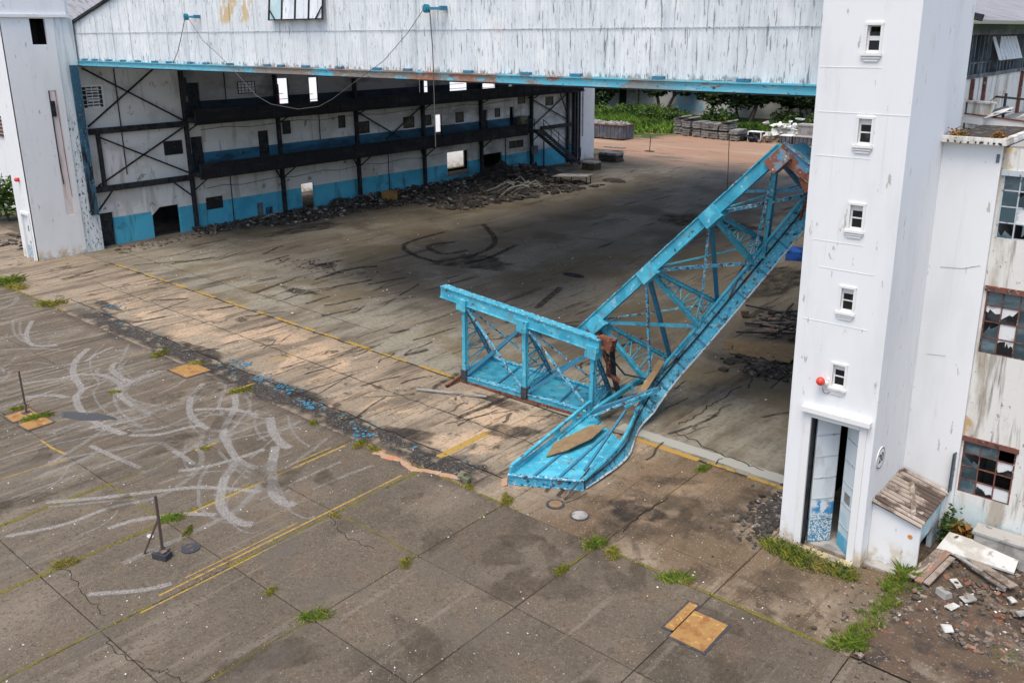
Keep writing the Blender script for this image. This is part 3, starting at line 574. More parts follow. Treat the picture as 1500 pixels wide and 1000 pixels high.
CRACKS= [[(-18.39, 6.77), (-17.66, 6.7), (-16.8, 6.82), (-16.38, 6.83), (-16.09, 7.0), (-15.4, 7.17)], [(-21.71, 7.27), (-20.6, 7.19), (-19.67, 7.12), (-18.94, 7.12)], [(-18.57, 13.23), (-17.92, 12.94), (-17.05, 12.87), (-16.2, 12.93)]]
CR2= [[(-14.03, 24.65), (-13.96, 25.41), (-14.02, 26.45), (-14.01, 27.41), (-14.02, 29.22)], [(-13.85, 24.13), (-12.81, 23.86), (-11.84, 23.6), (-10.89, 23.51), (-10.3, 23.44)], [(-11.72, 17.85), (-11.77, 19.08), (-11.75, 20.17)], [(-11.73, 23.39), (-11.67, 22.86)], [(-15.11, 25.55), (-15.0, 26.99)]]

for p, w in SKIDS: strip('tyre_scrub', p, w * 1.0, Z(), M['skid'], parent=marks)
for p, w in SKIDS[:14]:
    for k in range(2):
        ox, oy, an = rnd.gauss(0, 0.8), rnd.gauss(0, 0.6), rnd.gauss(0, 0.18); c0 = p[len(p) // 2]
        q = [(c0[0] + ox + (x - c0[0]) * math.cos(an) - (y - c0[1]) * math.sin(an), min(16.6, c0[1] + oy + (x - c0[0]) * math.sin(an) + (y - c0[1]) * math.cos(an))) for x, y in p]
        strip('tyre_scrub', q, rnd.uniform(0.10, 0.2), Z(), M['scuff'], parent=marks)
for i in range(80):      # fainter scuffs all over the turning area
    x, y = rnd.uniform(-48, -20), rnd.uniform(7, 16.2); a = rnd.gauss(1.45, 0.25); L = rnd.uniform(1.5, 6); k = rnd.gauss(0, 0.16)
    pts = []
    for t in range(6):
        pts.append((x, y)); x += math.cos(a) * L / 5; y += math.sin(a) * L / 5; a += k
        if y > 16.6: break
    if len(pts) > 2: strip('tyre_scrub', pts, rnd.uniform(0.10, 0.34), Z(), M['scuff'], parent=marks)
for p in TYRES: strip('tyre_mark', p, 0.55, Z(), M['tyre'], parent=marks)
for p in CRACKS: strip('crack', wander(p), 0.03, Z(), M['crackline'], parent=marks, sub=4)
for p in CR2: strip('crack', wander(p), 0.07, Z(), M['crackline'], parent=marks, sub=4)
for i in range(150):      # wandering hairline cracks and drag marks, mostly running in and out of the door
    x = rnd.uniform(-52, -12); y = rnd.uniform(17.3, 30); L = rnd.uniform(0.8, 3.2); a = rnd.gauss(math.pi / 2, 0.3)
    pts = [(x + math.cos(a) * L * t + rnd.gauss(0, 0.06), y + math.sin(a) * L * t) for t in (0, 0.3, 0.6, 1)]
    strip('drag_mark', pts, rnd.choice((0.07, 0.10, 0.13, 0.2, 0.35)), Z(), M['tyre'], parent=marks, sub=3)
for i in range(46):
    x, y = rnd.uniform(-30, -6), rnd.uniform(5, 16); blob('worn_patch', x, y, rnd.uniform(0.4, 1.9), rnd.uniform(0.3, 1.2), Z(), M['pale_patch' if i % 2 else 'brown_stain'], rnd.uniform(0, 3), parent=marks)
for i in range(22):
    x, y = rnd.uniform(-16, -6), rnd.uniform(14, 22.5); blob('brown_stain', x, y, rnd.uniform(0.4, 1.5), rnd.uniform(0.3, 1.0), Z(), M['brown_stain'], rnd.uniform(0, 3), parent=marks)
for (x, y, rx, ry, r) in ((-35, 36.5, 3.5, 2.5, 0.3), (-19.5, 44, 3, 6, 0), (-12.0, 18.9, 1.3, 0.8, 0.2), (-50.5, 36, 1.6, 4.5, 0), (-41.3, 30.5, 1.2, 0.8, 0), (-23, 30, 2.5, 1.5, 0.4), (-30, 55, 6, 3, 0), (-18.2, 20.6, 1.4, 0.8, 0.5), (-20.6, 18.3, 1.6, 0.6, 0.2), (-38, 26.3, 2, 0.6, 0.1), (-20.0, 22.2, 1.8, 0.5, 0), (-43.5, 18.6, 2.0, 0.5, 0), (-33.6, 18.2, 2.5, 0.45, 0), (-26.5, 18.0, 2.2, 0.6, 0)):
    blob('oil_stain', x, y, rx, ry, Z(), M['oil'], r, parent=marks)

# ------------------------------------------------------------------ the hangar
H = thing('hangar', (-32, 50, 0), 'huge derelict hangar with white corrugated gable over a wide open doorway', 'hangar')
def slope(x): return 13.28 + 0.243 * min(x + 57.3, -6.3 - x)
# corrugated gable sheets, each one its own piece
def sheet(x0, x1, z0, top, y=24.36, m=None, amp=0.016, seg=6):
    b = MB(); n = int(round((x1 - x0) / 0.165)); n = max(n, 1) * seg
    for i in range(n + 1):
        x = x0 + (x1 - x0) * i / n; yy = y - amp * math.cos(2 * math.pi * i / seg)
        b.v += [(x, yy, z0), (x, yy, top(x))]
    for i in range(n): b.f.append((2 * i, 2 * i + 2, 2 * i + 3, 2 * i + 1))
    return b.mesh('corrugated_sheet', m or M['siding'], True)
x = -56.9; W = 0.99; i = 0; base_sheet = sheet(0, W + 0.05, 0, lambda x: 1.56)
while x < -7.2:
    put('corrugated_sheet', base_sheet, parent=H, loc=(x, rnd.uniform(-0.006, 0.006) - 0.006 * (i % 2), 11.56 + rnd.uniform(-0.03, 0.03)))
    put('corrugated_sheet', sheet(x, min(x + W + 0.05, -6.6), 13.10, lambda q: min(16.4, slope(q)), 24.375 - 0.006 * (i % 2) + rnd.uniform(-0.004, 0.004)), parent=H)
    x += W; i += 1
up = MB(); n = 200
for i in range(n + 1):
    x = -44 + 24.4 * i / n; up.v += [(x, 24.40, min(16.38, slope(x) - 0.01)), (x, 24.40, slope(x))]
for i in range(n): up.f.append((2 * i, 2 * i + 2, 2 * i + 3, 2 * i + 1))
put('upper_gable', up, M['siding'], H)
put('barge_board', MB().bar((-57.6, 24.28, 13.27), (-31.8, 24.28, 19.54), 0.10, 0.16), M['steel'], H)
put('barge_board', MB().bar((-31.8, 24.28, 19.54), (-6.0, 24.28, 13.27), 0.10, 0.16), M['steel'], H)
for (xa, xb) in ((-57.6, -46.5), (-42.0, -31.8), (-31.8, -21.5), (-17.0, -6.0)):      # two open strips added to let daylight into the interior
    put('roof', MB().quad((xa, 24.2, slope(xa) + 0.02), (xb, 24.2, slope(xb) + 0.02), (xb, 74.6, slope(xb) + 0.02), (xa, 74.6, slope(xa) + 0.02)), M['roofing'], H)
put('lap_strip', MB().box(-56.9, -7.2, 24.325, 24.34, 13.10, 13.125), M['pale_frame'], H)
put('header_beam', MB().box(-56.35, -7.6, 24.24, 24.62, 11.27, 11.52), M['header'], H)
put('header_flange', MB().box(-56.35, -7.6, 24.17, 24.30, 11.525, 11.575), M['header'], H)
put('header_soffit', MB().box(-56.3, -7.6, 24.26, 24.9, 11.22, 11.265), M['steel'], H)
xs = [-54.6, -53.3, -51.6, -49.9, -48.2, -46.4, -44.9, -42.8, -41.3, -39.2, -36.1, -35.0, -33.2, -30.8, -28.4, -26.6, -23.3, -20.5, -18.3, -15.1, -12.2]
cm = MB().box(-0.21, 0.21, -0.10, 0.05, 0, 0.09).mesh('bracket', M['truss_shade'])
for x in xs: put('bracket', cm, parent=H, loc=(x, 24.26, 11.58))
# open top-hung window in the gable
wn_ = put('gable_window', MB().bar((-35.46, 24.1, 13.6), (-31.55, 24.1, 13.6), 0.05).bar((-35.46, 24.1, 13.6), (-35.42, 24.3, 15.2), 0.06).bar((-31.6, 24.1, 13.6), (-31.6, 24.3, 15.2), 0.06)
          .bar((-34.5, 24.1, 13.6), (-34.5, 24.3, 15.2), 0.05).bar((-33.53, 24.1, 13.6), (-33.53, 24.3, 15.2), 0.05).bar((-32.56, 24.1, 13.6), (-32.56, 24.3, 15.2), 0.05)
          .bar((-35.43, 24.12, 14.1), (-35.0, 24.1, 13.62), 0.04).bar((-31.6, 24.12, 14.1), (-32.05, 24.1, 13.62), 0.04), M['steel'], H)
for k in range(4): put('pane', MB().quad((-35.42 + 0.97 * k, 24.13, 13.63), (-34.54 + 0.97 * k, 24.13, 13.63), (-34.54 + 0.97 * k, 24.32, 15.2), (-35.42 + 0.97 * k, 24.32, 15.2)), M['pale_teal'] if k == 0 else M['siding'], wn_)

# long left interior wall: storeys of two-tone paint, with door and window openings
XW = -56.2
holes1 = [(24.42, 25.4, -1, 2.14), (27.95, 29.9, -1, 1.97), (39.85, 41.05, -1, 2.03), (55.5, 58.25, 0.62, 2.78), (59.9, 62.9, -1, 2.12)]
holes2 = [(31.25, 32.15, 4.06, 6.34), (36.5, 37.4, 4.06, 6.30), (54.1, 55.0, 4.06, 6.18), (59.95, 60.9, 4.06, 6.2), (64.0, 64.7, 4.06, 6.22)]
holes3 = [(31.4, 32.3, 7.72, 9.9), (38.3, 39.45, 7.9, 9.9), (41.25, 42.1, 7.72, 9.85), (52.5, 53.6, 8.1, 9.6), (56.1, 58.4, 7.75, 9.6), (60.3, 62.2, 7.65, 9.6), (63.9, 64.6, 7.7, 9.2), (24.4, 25.8, 8.62, 10.06), (35.2, 36.6, 8.99, 9.81)]
bands = [(0.0, 1.76, M['dado'], holes1), (1.76, 3.9, M['wall_in'], holes1), (3.9, 5.22, M['dado_dark'], holes2), (5.22, 7.5, M['wall_in'], holes2), (7.5, 8.68, M['dado_dim'], holes3), (8.68, 13.2, M['wall_dim'], holes3)]
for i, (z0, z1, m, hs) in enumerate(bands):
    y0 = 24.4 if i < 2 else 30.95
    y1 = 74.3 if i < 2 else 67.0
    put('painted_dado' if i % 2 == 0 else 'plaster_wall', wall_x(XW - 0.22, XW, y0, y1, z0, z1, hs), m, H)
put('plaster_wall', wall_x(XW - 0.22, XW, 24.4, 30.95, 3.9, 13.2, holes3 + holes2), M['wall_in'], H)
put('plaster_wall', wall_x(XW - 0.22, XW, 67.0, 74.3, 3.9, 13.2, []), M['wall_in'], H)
put('lintel_chamfer', MB().hexa([(XW - 0.2, 27.9, 1.5), (XW + 0.004, 27.9, 1.5), (XW + 0.004, 27.95, 1.5), (XW - 0.2, 27.95, 1.5), (XW - 0.2, 27.9, 2.0), (XW + 0.004, 27.9, 2.0), (XW + 0.004, 28.55, 2.0), (XW - 0.2, 28.55, 2.0)]), M['wall_in'], H)
# rooms behind the wall: floors, rear wall, ends
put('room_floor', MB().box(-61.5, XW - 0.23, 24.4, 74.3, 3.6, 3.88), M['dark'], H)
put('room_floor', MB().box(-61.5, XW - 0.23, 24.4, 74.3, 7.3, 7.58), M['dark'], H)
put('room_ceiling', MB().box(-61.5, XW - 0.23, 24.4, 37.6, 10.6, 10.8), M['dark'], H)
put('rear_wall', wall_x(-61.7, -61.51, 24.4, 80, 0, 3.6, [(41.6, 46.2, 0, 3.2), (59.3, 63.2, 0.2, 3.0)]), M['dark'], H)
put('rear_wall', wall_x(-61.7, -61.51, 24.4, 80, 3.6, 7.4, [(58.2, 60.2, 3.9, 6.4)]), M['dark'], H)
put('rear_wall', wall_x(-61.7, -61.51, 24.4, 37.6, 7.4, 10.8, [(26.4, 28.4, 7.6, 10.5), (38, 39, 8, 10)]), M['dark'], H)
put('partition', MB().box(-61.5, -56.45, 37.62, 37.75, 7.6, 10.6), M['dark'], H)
put('red_cylinder', MB().tube([(-59.4, 40.6, 7.6), (-59.4, 40.6, 9.3)], 0.14, 8), M['red_lamp'], H)
# galleries (dark walkway slabs), columns, struts
put('gallery_slab', MB().box(XW + 0.004, -54.9, 30.95, 66.3, 3.74, 4.05), M['soot'], H)
put('gallery_slab', MB().box(XW + 0.004, -54.9, 30.95, 74.0, 7.36, 7.70), M['soot'], H)
for (y0, y1, z0, z1) in ((30.95, 65.0, 3.70, 4.60), (30.95, 73.9, 7.32, 8.15)):      # solid front girders of the galleries
    put('gallery_girder', MB().box(-54.90, -54.80, y0, y1, z0, z1).box(-54.95, -54.72, y0, y1, z1 + 0.002, z1 + 0.07).box(-54.95, -54.70, y0, y1, z0 - 0.08, z0 - 0.002), M['soot'], H)
    n = int((y1 - y0) / 1.2)
    for k in range(n + 1): put('stiffener', MB().box(-54.798, -54.75, y0 + 1.2 * k, y0 + 1.2 * k + 0.05, z0, z1), M['steel'], H)
def ibeam(b, p, q, w, h):
    b.bar(p, q, w * 0.3, h); p, q = Vector(p), Vector(q)
    return b
for i in range(1, 8):
    y = 30.95 + 7.22 * (i - 1)
    c = put('column', MB().box(XW + 0.005, XW + 0.30, y - 0.06, y + 0.06, 0, 13).box(XW + 0.30, XW + 0.33, y - 0.10, y + 0.10, 0, 13).box(XW + 0.003, XW + 0.006, y - 0.10, y + 0.10, 0, 13), M['steel'], H)
    for z in (3.74, 7.36):
        if i == 7: continue
        k = 0.75 if z > 5 else 1.25
        if i > 1 and z < 5: put('knee_brace', MB().bar((XW + 0.2, y - 0.03, z - k), (XW + 0.9, y - k * 0.9, z - 0.04), 0.09), M['steel'], H)
        put('knee_brace', MB().bar((XW + 0.2, y + 0.03, z - k * 0.8), (XW + 0.9, y + k * 0.75, z - 0.04), 0.09), M['steel'], H)
put('knee_brace', MB().bar((XW + 0.25, 30.9, 2.35), (XW + 0.25, 29.6, 3.5), 0.09), M['steel'], H)
put('knee_brace', MB().bar((XW + 0.35, 24.3, 2.35), (XW + 0.35, 25.4, 3.55), 0.09), M['steel'], H)
for (ya, yb) in ((24.1, 30.9), (66.4, 74.0)):
    for z in (3.50, 7.10):
        if ya > 50 and z < 5: put('bay_beam', MB().box(XW + 0.06, XW + 0.28, 68.5, yb, z + 0.2, z + 0.55), M['steel'], H); continue
        put('bay_beam', MB().box(XW + 0.06, XW + 0.32, ya, yb, z, z + 0.36), M['steel'], H)
put('bay_post', MB().box(XW + 0.08, XW + 0.30, 24.92, 25.12, 3.87, 7.09), M['steel'], H)
for (p, q) in (((24.6, 11.1), (30.8, 7.5)), ((24.5, 7.6), (29.4, 11.1)), ((24.9, 7.0), (30.8, 4.0)), ((24.6, 3.9), (30.7, 7.05)),
               ((66.5, 7.0), (72.8, 4.4)), ((67.2, 4.2), (72.6, 7.0)), ((45.6, 7.0), (50.0, 4.6)), ((48.3, 4.6), (52.4, 7.0))):
    put('cross_brace', MB().bar((XW + 0.2, p[0], p[1]), (XW + 0.2, q[0], q[1]), 0.07, 0.10), M['steel'], H)
put('bay_post', MB().box(XW + 0.1, XW + 0.3, 72.7, 73.0, 0, 7.1), M['steel'], H)
for y in (73.75, 75.2 - 0.6): put('column', MB().box(XW + 0.1, XW + 0.42, y - 0.1, y + 0.1, 0, 8.5), M['steel'], H)
put('knee_brace', MB().bar((XW + 0.3, 71.4, 7.1), (XW + 0.3, 72.8, 4.6), 0.1), M['steel'], H)
# windows of the wall (frame + dark pane + bars), recessed look with a proud frame
def xwin(y0, y1, z0, z1, nv=1, nh=1, parent=H, x=XW, fm=None, gm=None, t=0.05, name='window'):
    fm = fm or M['steel']; gm = gm or M['black_glass']; b = MB()
    for (a, c, d, e) in ((y0, y1, z0, z0 + t), (y0, y1, z1 - t, z1), (y0, y0 + t, z0 + t, z1 - t), (y1 - t, y1, z0 + t, z1 - t)): b.box(x + 0.002, x + 0.045, a, c, d, e)
    for k in range(1, nv): yy = y0 + (y1 - y0) * k / nv; b.box(x + 0.012, x + 0.035, yy - 0.015, yy + 0.015, z0 + t, z1 - t)
    for k in range(1, nh): zz = z0 + (z1 - z0) * k / nh; b.box(x + 0.014, x + 0.033, y0 + t, y1 - t, zz - 0.015, zz + 0.015)
    w = put(name, b, fm, parent); put('pane', MB().box(x + 0.003, x + 0.010, y0 + t, y1 - t, z0 + t, z1 - t), gm, w)
    return w
for q in ((29.3, 30.6, 5.31, 6.23, 3, 3), (38.6, 39.3, 5.89, 6.86), (43.75, 44.4, 5.91, 6.88), (45.5, 46.8, 5.3, 6.25, 2, 1), (50.5, 51.7, 5.31, 6.27), (52.8, 53.7, 5.38, 6.26), (56.7, 57.7, 5.31, 6.23), (61.9, 62.6, 5.43, 6.24), (65.2, 66.2, 6.43, 7.3), (69.4, 70.6, 6.0, 6.85), (31.9, 33.15, 1.26, 2.10, 2, 3), (63.9, 65.9, 2.31, 3.0, 3, 1)):
    xwin(*q)
for (y0, y1) in ((50.5, 51.7), (52.8, 53.7), (56.7, 57.7)):
    put('window_surround', MB().box(XW + 0.002, XW + 0.06, y0 - 0.1, y1 + 0.1, 5.22, 5.31), M['trim'], H)
w = xwin(35.2, 36.6, 8.99, 9.81, 5, 4, gm=M['white_pane'])  # white panes stand in for bright daylight outside
b = MB()
for k in range(7): b.box(XW + 0.02, XW + 0.10, 24.75, 25.5, 8.72 + 0.18 * k, 8.80 + 0.18 * k)
put('louvre', b, M['white_pane'], H)
xwin(24.4, 25.8, 8.62, 10.06, 4, 5, fm=M['trim'], gm=M['black_glass'], t=0.10, name='louvre_frame')
for (ya, yb, za, zb) in ((38.3, 39.45, 7.9, 9.9), (41.25, 42.1, 7.72, 9.85), (52.5, 53.6, 8.1, 9.6), (56.1, 58.4, 7.75, 9.6), (60.3, 62.2, 7.65, 9.6)):
    fr = put('broken_window', MB().box(XW - 0.16, XW - 0.10, ya, ya + 0.06, za, zb).box(XW - 0.16, XW - 0.10, yb - 0.06, yb, za, zb).box(XW - 0.16, XW - 0.10, ya + 0.06, yb - 0.06, za, za + 0.06), M['steel'], H)
    for k in (1, 2): put('window_bar', MB().box(XW - 0.14, XW - 0.12, ya + 0.06, yb - 0.06 - (0.4 if k == 2 else 0), za + 0.40 * k + 0.1, za + 0.40 * k + 0.14), M['steel'], fr)
put('service_panel', MB().box(XW + 0.002, XW + 0.05, 35.9, 36.35, 0, 1.15), M['grey_steel'], H)
put('service_panel', MB().box(XW + 0.002, XW + 0.05, 36.6, 37.15, 0.23, 0.72), M['navy_steel'], H)
for (y0, z0, z1) in ((31.27, 4.06, 6.33), (36.52, 4.06, 6.29), (59.97, 4.06, 6.19), (31.42, 7.72, 9.89), (24.44, 0.02, 2.13)):
    put('door_leaf', MB().box(XW - 0.15, XW - 0.10, y0, y0 + 0.85, z0, z1), M['steel'], H)
for (y, z0, z1) in ((33.9, 0.0, 3.7), (41.9, 5.2, 7.3), (48.6, 0.0, 3.7), (63.3, 0, 3.7), (26.6, 4.4, 11.0), (34.2, 8.7, 12.5)):
    put('wall_pipe', MB().tube([(XW + 0.05, y, z0), (XW + 0.05, y + 0.02, z1)], 0.035), M['steel'], H)
for (z, ya, yb) in ((2.75, 32.0, 55.0), (6.75, 32.0, 64.0)):
    put('wall_cable', MB().tube([(XW + 0.04, ya + (yb - ya) * t / 16, z + 0.10 * math.sin(2.1 * t)) for t in range(17)], 0.018, 4), M['cable'], H)
put('wall_box', MB().box(XW + 0.36, XW + 0.6, 30.75, 31.1, 9.1, 10.3), M['steel'], H)
put('wall_box', MB().box(XW + 0.35, XW + 0.6, 66.8, 67.5, 1.5, 2.3), M['grey_steel'], H)
put('down_pipe', MB().tube([(XW + 0.12, 69.0, 0), (XW + 0.12, 69.0, 3.5)], 0.06), M['steel'], H)
put('gallery_cabinet', MB().box(XW + 0.05, XW + 0.6, 65.0, 65.9, 4.06, 5.3), M['mossy'], H)
# railing at the stair head and the stair
rail = MB()
for y in (65.0, 65.6, 66.2): rail.bar((-54.95, y, 4.05), (-54.95, y, 5.0), 0.05)
rail.bar((-54.95, 64.9, 5.0), (-54.95, 66.3, 5.0), 0.06).bar((-54.95, 64.9, 4.55), (-54.95, 66.3, 4.55), 0.04)
put('railing', rail, M['steel'], H)
st = put('stair', MB().bar((-54.95, 66.3, 3.85), (-54.95, 72.3, 0.1), 0.06, 0.34).bar((-53.95, 66.3, 3.85), (-53.95, 72.3, 0.1), 0.06, 0.34).box(-55.0, -53.9, 65.4, 66.3, 3.80, 4.04), M['steel'], H)
for k in range(18): put('tread', MB().box(-54.9, -54.0, 66.35 + 0.33 * k, 66.62 + 0.33 * k, 3.72 - 0.205 * k, 3.76 - 0.205 * k), M['steel'], st)
hr = MB().bar((-53.95, 66.3, 5.0), (-53.95, 72.3, 1.1), 0.05).bar((-53.95, 66.3, 4.55), (-53.95, 72.3, 0.65), 0.04)
for k in range(6): yy = 66.3 + 1.2 * k; hr.bar((-53.95, yy, 3.9 - 0.625 * k), (-53.95, yy, 5.0 - 0.65 * k), 0.05)
put('handrail', hr, M['steel'], st)
# the far end: white corner pier, far header; the right-hand side wall with its clerestory
put('corner_pier', MB().box(-58, XW + 0.28, 74.3, 77.3, 0, 9.6), M['white'], H)
put('pier_slot', MB().box(XW + 0.27, XW + 0.285, 75.05, 75.35, 2.5, 8.6), M['concrete'], H)
put('far_header', MB().box(-56, -7, 74.3, 74.7, 11.2, 13.3), M['siding'], H)
put('side_wall', wall_x(-7.3, -6.95, 24.6, 74.3, 0, 10.2), M['wall_in'], H)
put('side_wall', wall_x(-7.3, -6.85, 24.4, 74.3, 10.2, 11.68), M['dirty_white'], H)
cl = put('clerestory', MB().box(-7.2, -6.82, 24.4, 74.3, 12.86, 13.0).box(-7.2, -6.80, 24.4, 74.3, 11.69, 11.80), M['grey_steel'], H)
for k in range(34):
    y = 26.5 + 0.42 * k
    if y > 40: break
    put('mullion', MB().box(-7.05, -6.84 if k % 7 else -6.72, y - 0.02, y + 0.02, 11.8, 12.86), M['grey_steel'], cl)
put('transom', MB().box(-7.05, -6.86, 26.4, 40, 12.08, 12.12), M['grey_steel'], cl)
put('sill_panel', MB().box(-7.02, -6.90, 26.4, 40, 11.8, 12.08), M['grey_steel'], cl)
for k in range(32):
    y = 26.52 + 0.42 * k
    if 29.0 < y < 31.8:
        put('open_pane', MB().bar((-6.86, y + 0.2, 12.80), (-6.60, y + 0.2, 12.14), 0.38, 0.012, (1, 0, 0.3)), M['white_pane'], cl)
    elif y < 40:
        put('pane', MB().box(-7.0, -6.985, y, y + 0.38, 12.12, 12.86), M['glass'], cl)
put('gutter', MB().box(-6.85, -6.25, 24.3, 74.3, 13.0, 13.14), M['leaf'], H)
for y in (27.3, 28.6, 33.2): put('red_post', MB().box(-6.86, -6.76, y, y + 0.12, 10.35, 11.68), M['rust_frame'], H)

# ------------------------------------------------------------------ left tower
M['peeling'] = mat('peeling_white_pier', (0.66, 0.71, 0.73), [((0.50, 0.55, 0.57), (4, 4, 0.4), 0.48, 0.62, {}), ((0.04, 0.07, 0.08), (9, 9, 3.5), 0.56, 0.60, {'amt': 0.9, 'bands': [('Z', 0, 0, 7.5, 9.5)], 'wob': 3.0})], rough=0.85)
T = thing('tower', (-56.5, 22.2, 0), 'white tower at the left end of the hangar door, narrow door at its foot', 'tower')
put('wall', wall_y(20.27, 20.45, -57.65, -55.45, 0, 18, [(-56.9, -55.98, -1, 2.72)]), M['white'], T)
put('wall', wall_x(-55.63, -55.43, 20.27, 23.1, 0, 18, [(21.8, 22.65, 12.5, 13.93), (22.24, 22.72, 2.5, 9.9)]), M['white'], T)
put('wall', MB().box(-57.65, -57.45, 20.45, 24.1, 0, 18).box(-57.45, -55.6, 23.9, 24.1, 0, 18), M['white'], T)
put('pier', MB().box(-55.64, -55.47, 23.1, 24.2, 0, 13.99), M['peeling'], T)
put('wall', MB().box(-55.64, -55.44, 23.1, 23.9, 14.165, 18), M['white'], T)
put('dark_lining', MB().box(-57.4, -55.7, 20.5, 23.0, 12.3, 12.4).box(-57.4, -57.35, 20.5, 23.0, 12.4, 17.9).box(-57.35, -55.66, 22.9, 22.95, 12.4, 17.9).box(-57.4, -55.66, 20.5, 22.9, 17.9, 18), M['dark'], T)  # dark box added inside so the opening looks black
put('cornice', MB().box(-57.8, -55.28, 20.12, 23.95, 14.0, 14.16), M['trim'], T)
put('recess_panel', MB().box(-55.60, -55.455, 22.245, 22.715, 2.5, 9.9), mat('faded_pink_plaster', (0.70, 0.62, 0.61), [((0.58, 0.46, 0.38), (3, 3, 0.5), 0.50, 0.64, {})], rough=0.9), T)
put('conduit', MB().tube([(-55.40, 22.27, 9.9), (-55.40, 22.27, 5.6), (-55.41, 22.33, 4.4)], 0.03), M['steel'], T)
put('conduit', MB().tube([(-55.40, 22.62, 9.9), (-55.40, 22.66, 5.2), (-55.41, 22.7, 3.6)], 0.015), M['rust'], T)
put('meter_box', MB().box(-55.52, -55.36, 22.28, 22.5, 8.4, 9.3), M['steel'], T)
put('guide_column', MB().box(-55.50, -55.22, 23.66, 23.98, 2.3, 11.3).box(-55.22, -55.17, 23.58, 24.06, 2.3, 11.3), M['navy_steel'], T)
put('door_frame', MB().box(-57.02, -55.85, 20.2, 20.268, 2.72, 2.88).box(-57.02, -56.9, 20.2, 20.268, 0, 2.72).box(-55.98, -55.85, 20.2, 20.268, 0, 2.72), M['trim'], T)
put('door', MB().box(-56.9, -55.99, 20.34, 20.39, 0.02, 2.71), M['door'], T)
put('peephole', MB().box(-56.5, -56.25, 20.325, 20.339, 1.7, 2.05).box(-56.5, -56.25, 20.325, 20.339, 0.95, 1.1), M['grey_steel'], T)
tag(put('alarm_lamp', MB().ball((-56.47, 20.12, 4.84), 0.13, 10, 6).box(-56.53, -56.41, 20.2, 20.269, 4.7, 4.95), M['red_lamp']), 'small red lamp with its wire above the door of the far left tower', 'lamp')

# ------------------------------------------------------------------ right tower
T2 = thing('tower', (-7.25, 22.2, 0), 'tall white tower on the right with five small windows over a half open double door', 'tower')
wz = [12.83, 10.82, 8.86, 6.86, 4.92]; wx = [-7.15, -7.14, -7.14, -7.16, -7.18]
fh = [(-7.75, -6.53, -1, 3.70)] + [(wx[i] - 0.145, wx[i] + 0.145, wz[i] - 0.28, wz[i] + 0.28) for i in range(5)]
put('wall', wall_y(20.22, 20.44, -8.34, -6.19, 0, 19, fh), M['white'], T2)
put('wall', MB().box(-6.41, -6.19, 20.44, 24.25, 0, 19), M['white'], T2)
put('wall', MB().box(-8.34, -8.14, 20.44, 24.25, 0, 19), M['white'], T2)
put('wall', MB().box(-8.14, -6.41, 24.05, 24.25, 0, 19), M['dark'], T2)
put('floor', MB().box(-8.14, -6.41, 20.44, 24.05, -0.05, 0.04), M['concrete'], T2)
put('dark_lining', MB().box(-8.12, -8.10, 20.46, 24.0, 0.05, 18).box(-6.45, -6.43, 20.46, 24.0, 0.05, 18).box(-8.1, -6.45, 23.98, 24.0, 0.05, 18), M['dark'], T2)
for i in range(5):
    cx, cz = wx[i], wz[i]
    w = put('window', MB().box(cx - 0.20, cx - 0.145, 20.19, 20.23, cz - 0.30, cz + 0.30).box(cx + 0.145, cx + 0.20, 20.19, 20.23, cz - 0.30, cz + 0.30).box(cx - 0.20, cx + 0.20, 20.185, 20.23, cz + 0.28, cz + 0.335)
            .box(cx - 0.145, cx - 0.115, 20.28, 20.34, cz - 0.28, cz + 0.28).box(cx + 0.115, cx + 0.145, 20.28, 20.34, cz - 0.28, cz + 0.28).box(cx - 0.115, cx + 0.115, 20.285, 20.335, cz - 0.045, cz + (0.05 if i == 0 else -0.015))
            .box(cx - 0.115, cx + 0.115, 20.285, 20.335, cz - 0.28, cz - 0.25).box(cx - 0.115, cx + 0.115, 20.285, 20.335, cz + (0.25 if i == 0 else 0.14), cz + 0.28), M['trim'], T2)
    for (z0, z1) in ((-0.25, -0.045), (-0.015, 0.14)): put('pane', MB().box(cx - 0.115, cx + 0.115, 20.305, 20.31, cz + z0, cz + z1), M['black_glass'], w)
    put('sill', MB().box(cx - 0.24, cx + 0.22, 20.155, 20.219, cz - 0.37, cz - 0.31).box(cx - 0.20, cx + 0.18, 20.175, 20.219, cz - 0.43, cz - 0.385).box(cx - 0.17, cx + 0.15, 20.19, 20.219, cz - 0.49, cz - 0.445), M['trim'], w)
for (z, x0, x1) in ((12.2, -8.3, -6.9), (11.2, -8.25, -6.2), (10.2, -8.2, -6.95), (8.2, -8.1, -6.9), (6.2, -8.2, -6.6), (7.55, -7.9, -6.6)):
    put('construction_joint', MB().box(x0, x1, 20.214, 20.221, z, z + 0.014), M['trim'], T2)
put('door_frame', MB().box(-7.93, -7.75, 20.175, 20.219, 0, 3.83).box(-6.53, -6.36, 20.175, 20.219, 0, 3.83).box(-7.75, -6.53, 20.15, 20.219, 3.70, 3.83).box(-7.98, -6.27, 20.06, 20.219, 3.84, 3.97), M['trim'], T2)
put('jamb_post', MB().box(-7.74, -7.70, 20.24, 20.40, 0.03, 3.69), M['steel'], T2)
put('threshold_step', MB().box(-7.9, -6.35, 19.95, 20.21, -0.05, 0.075), mat('ochre_stained_step', (0.42, 0.35, 0.20), [((0.25, 0.22, 0.18), (3, 3, 3), 0.5, 0.62, {})], rough=0.9), T2)
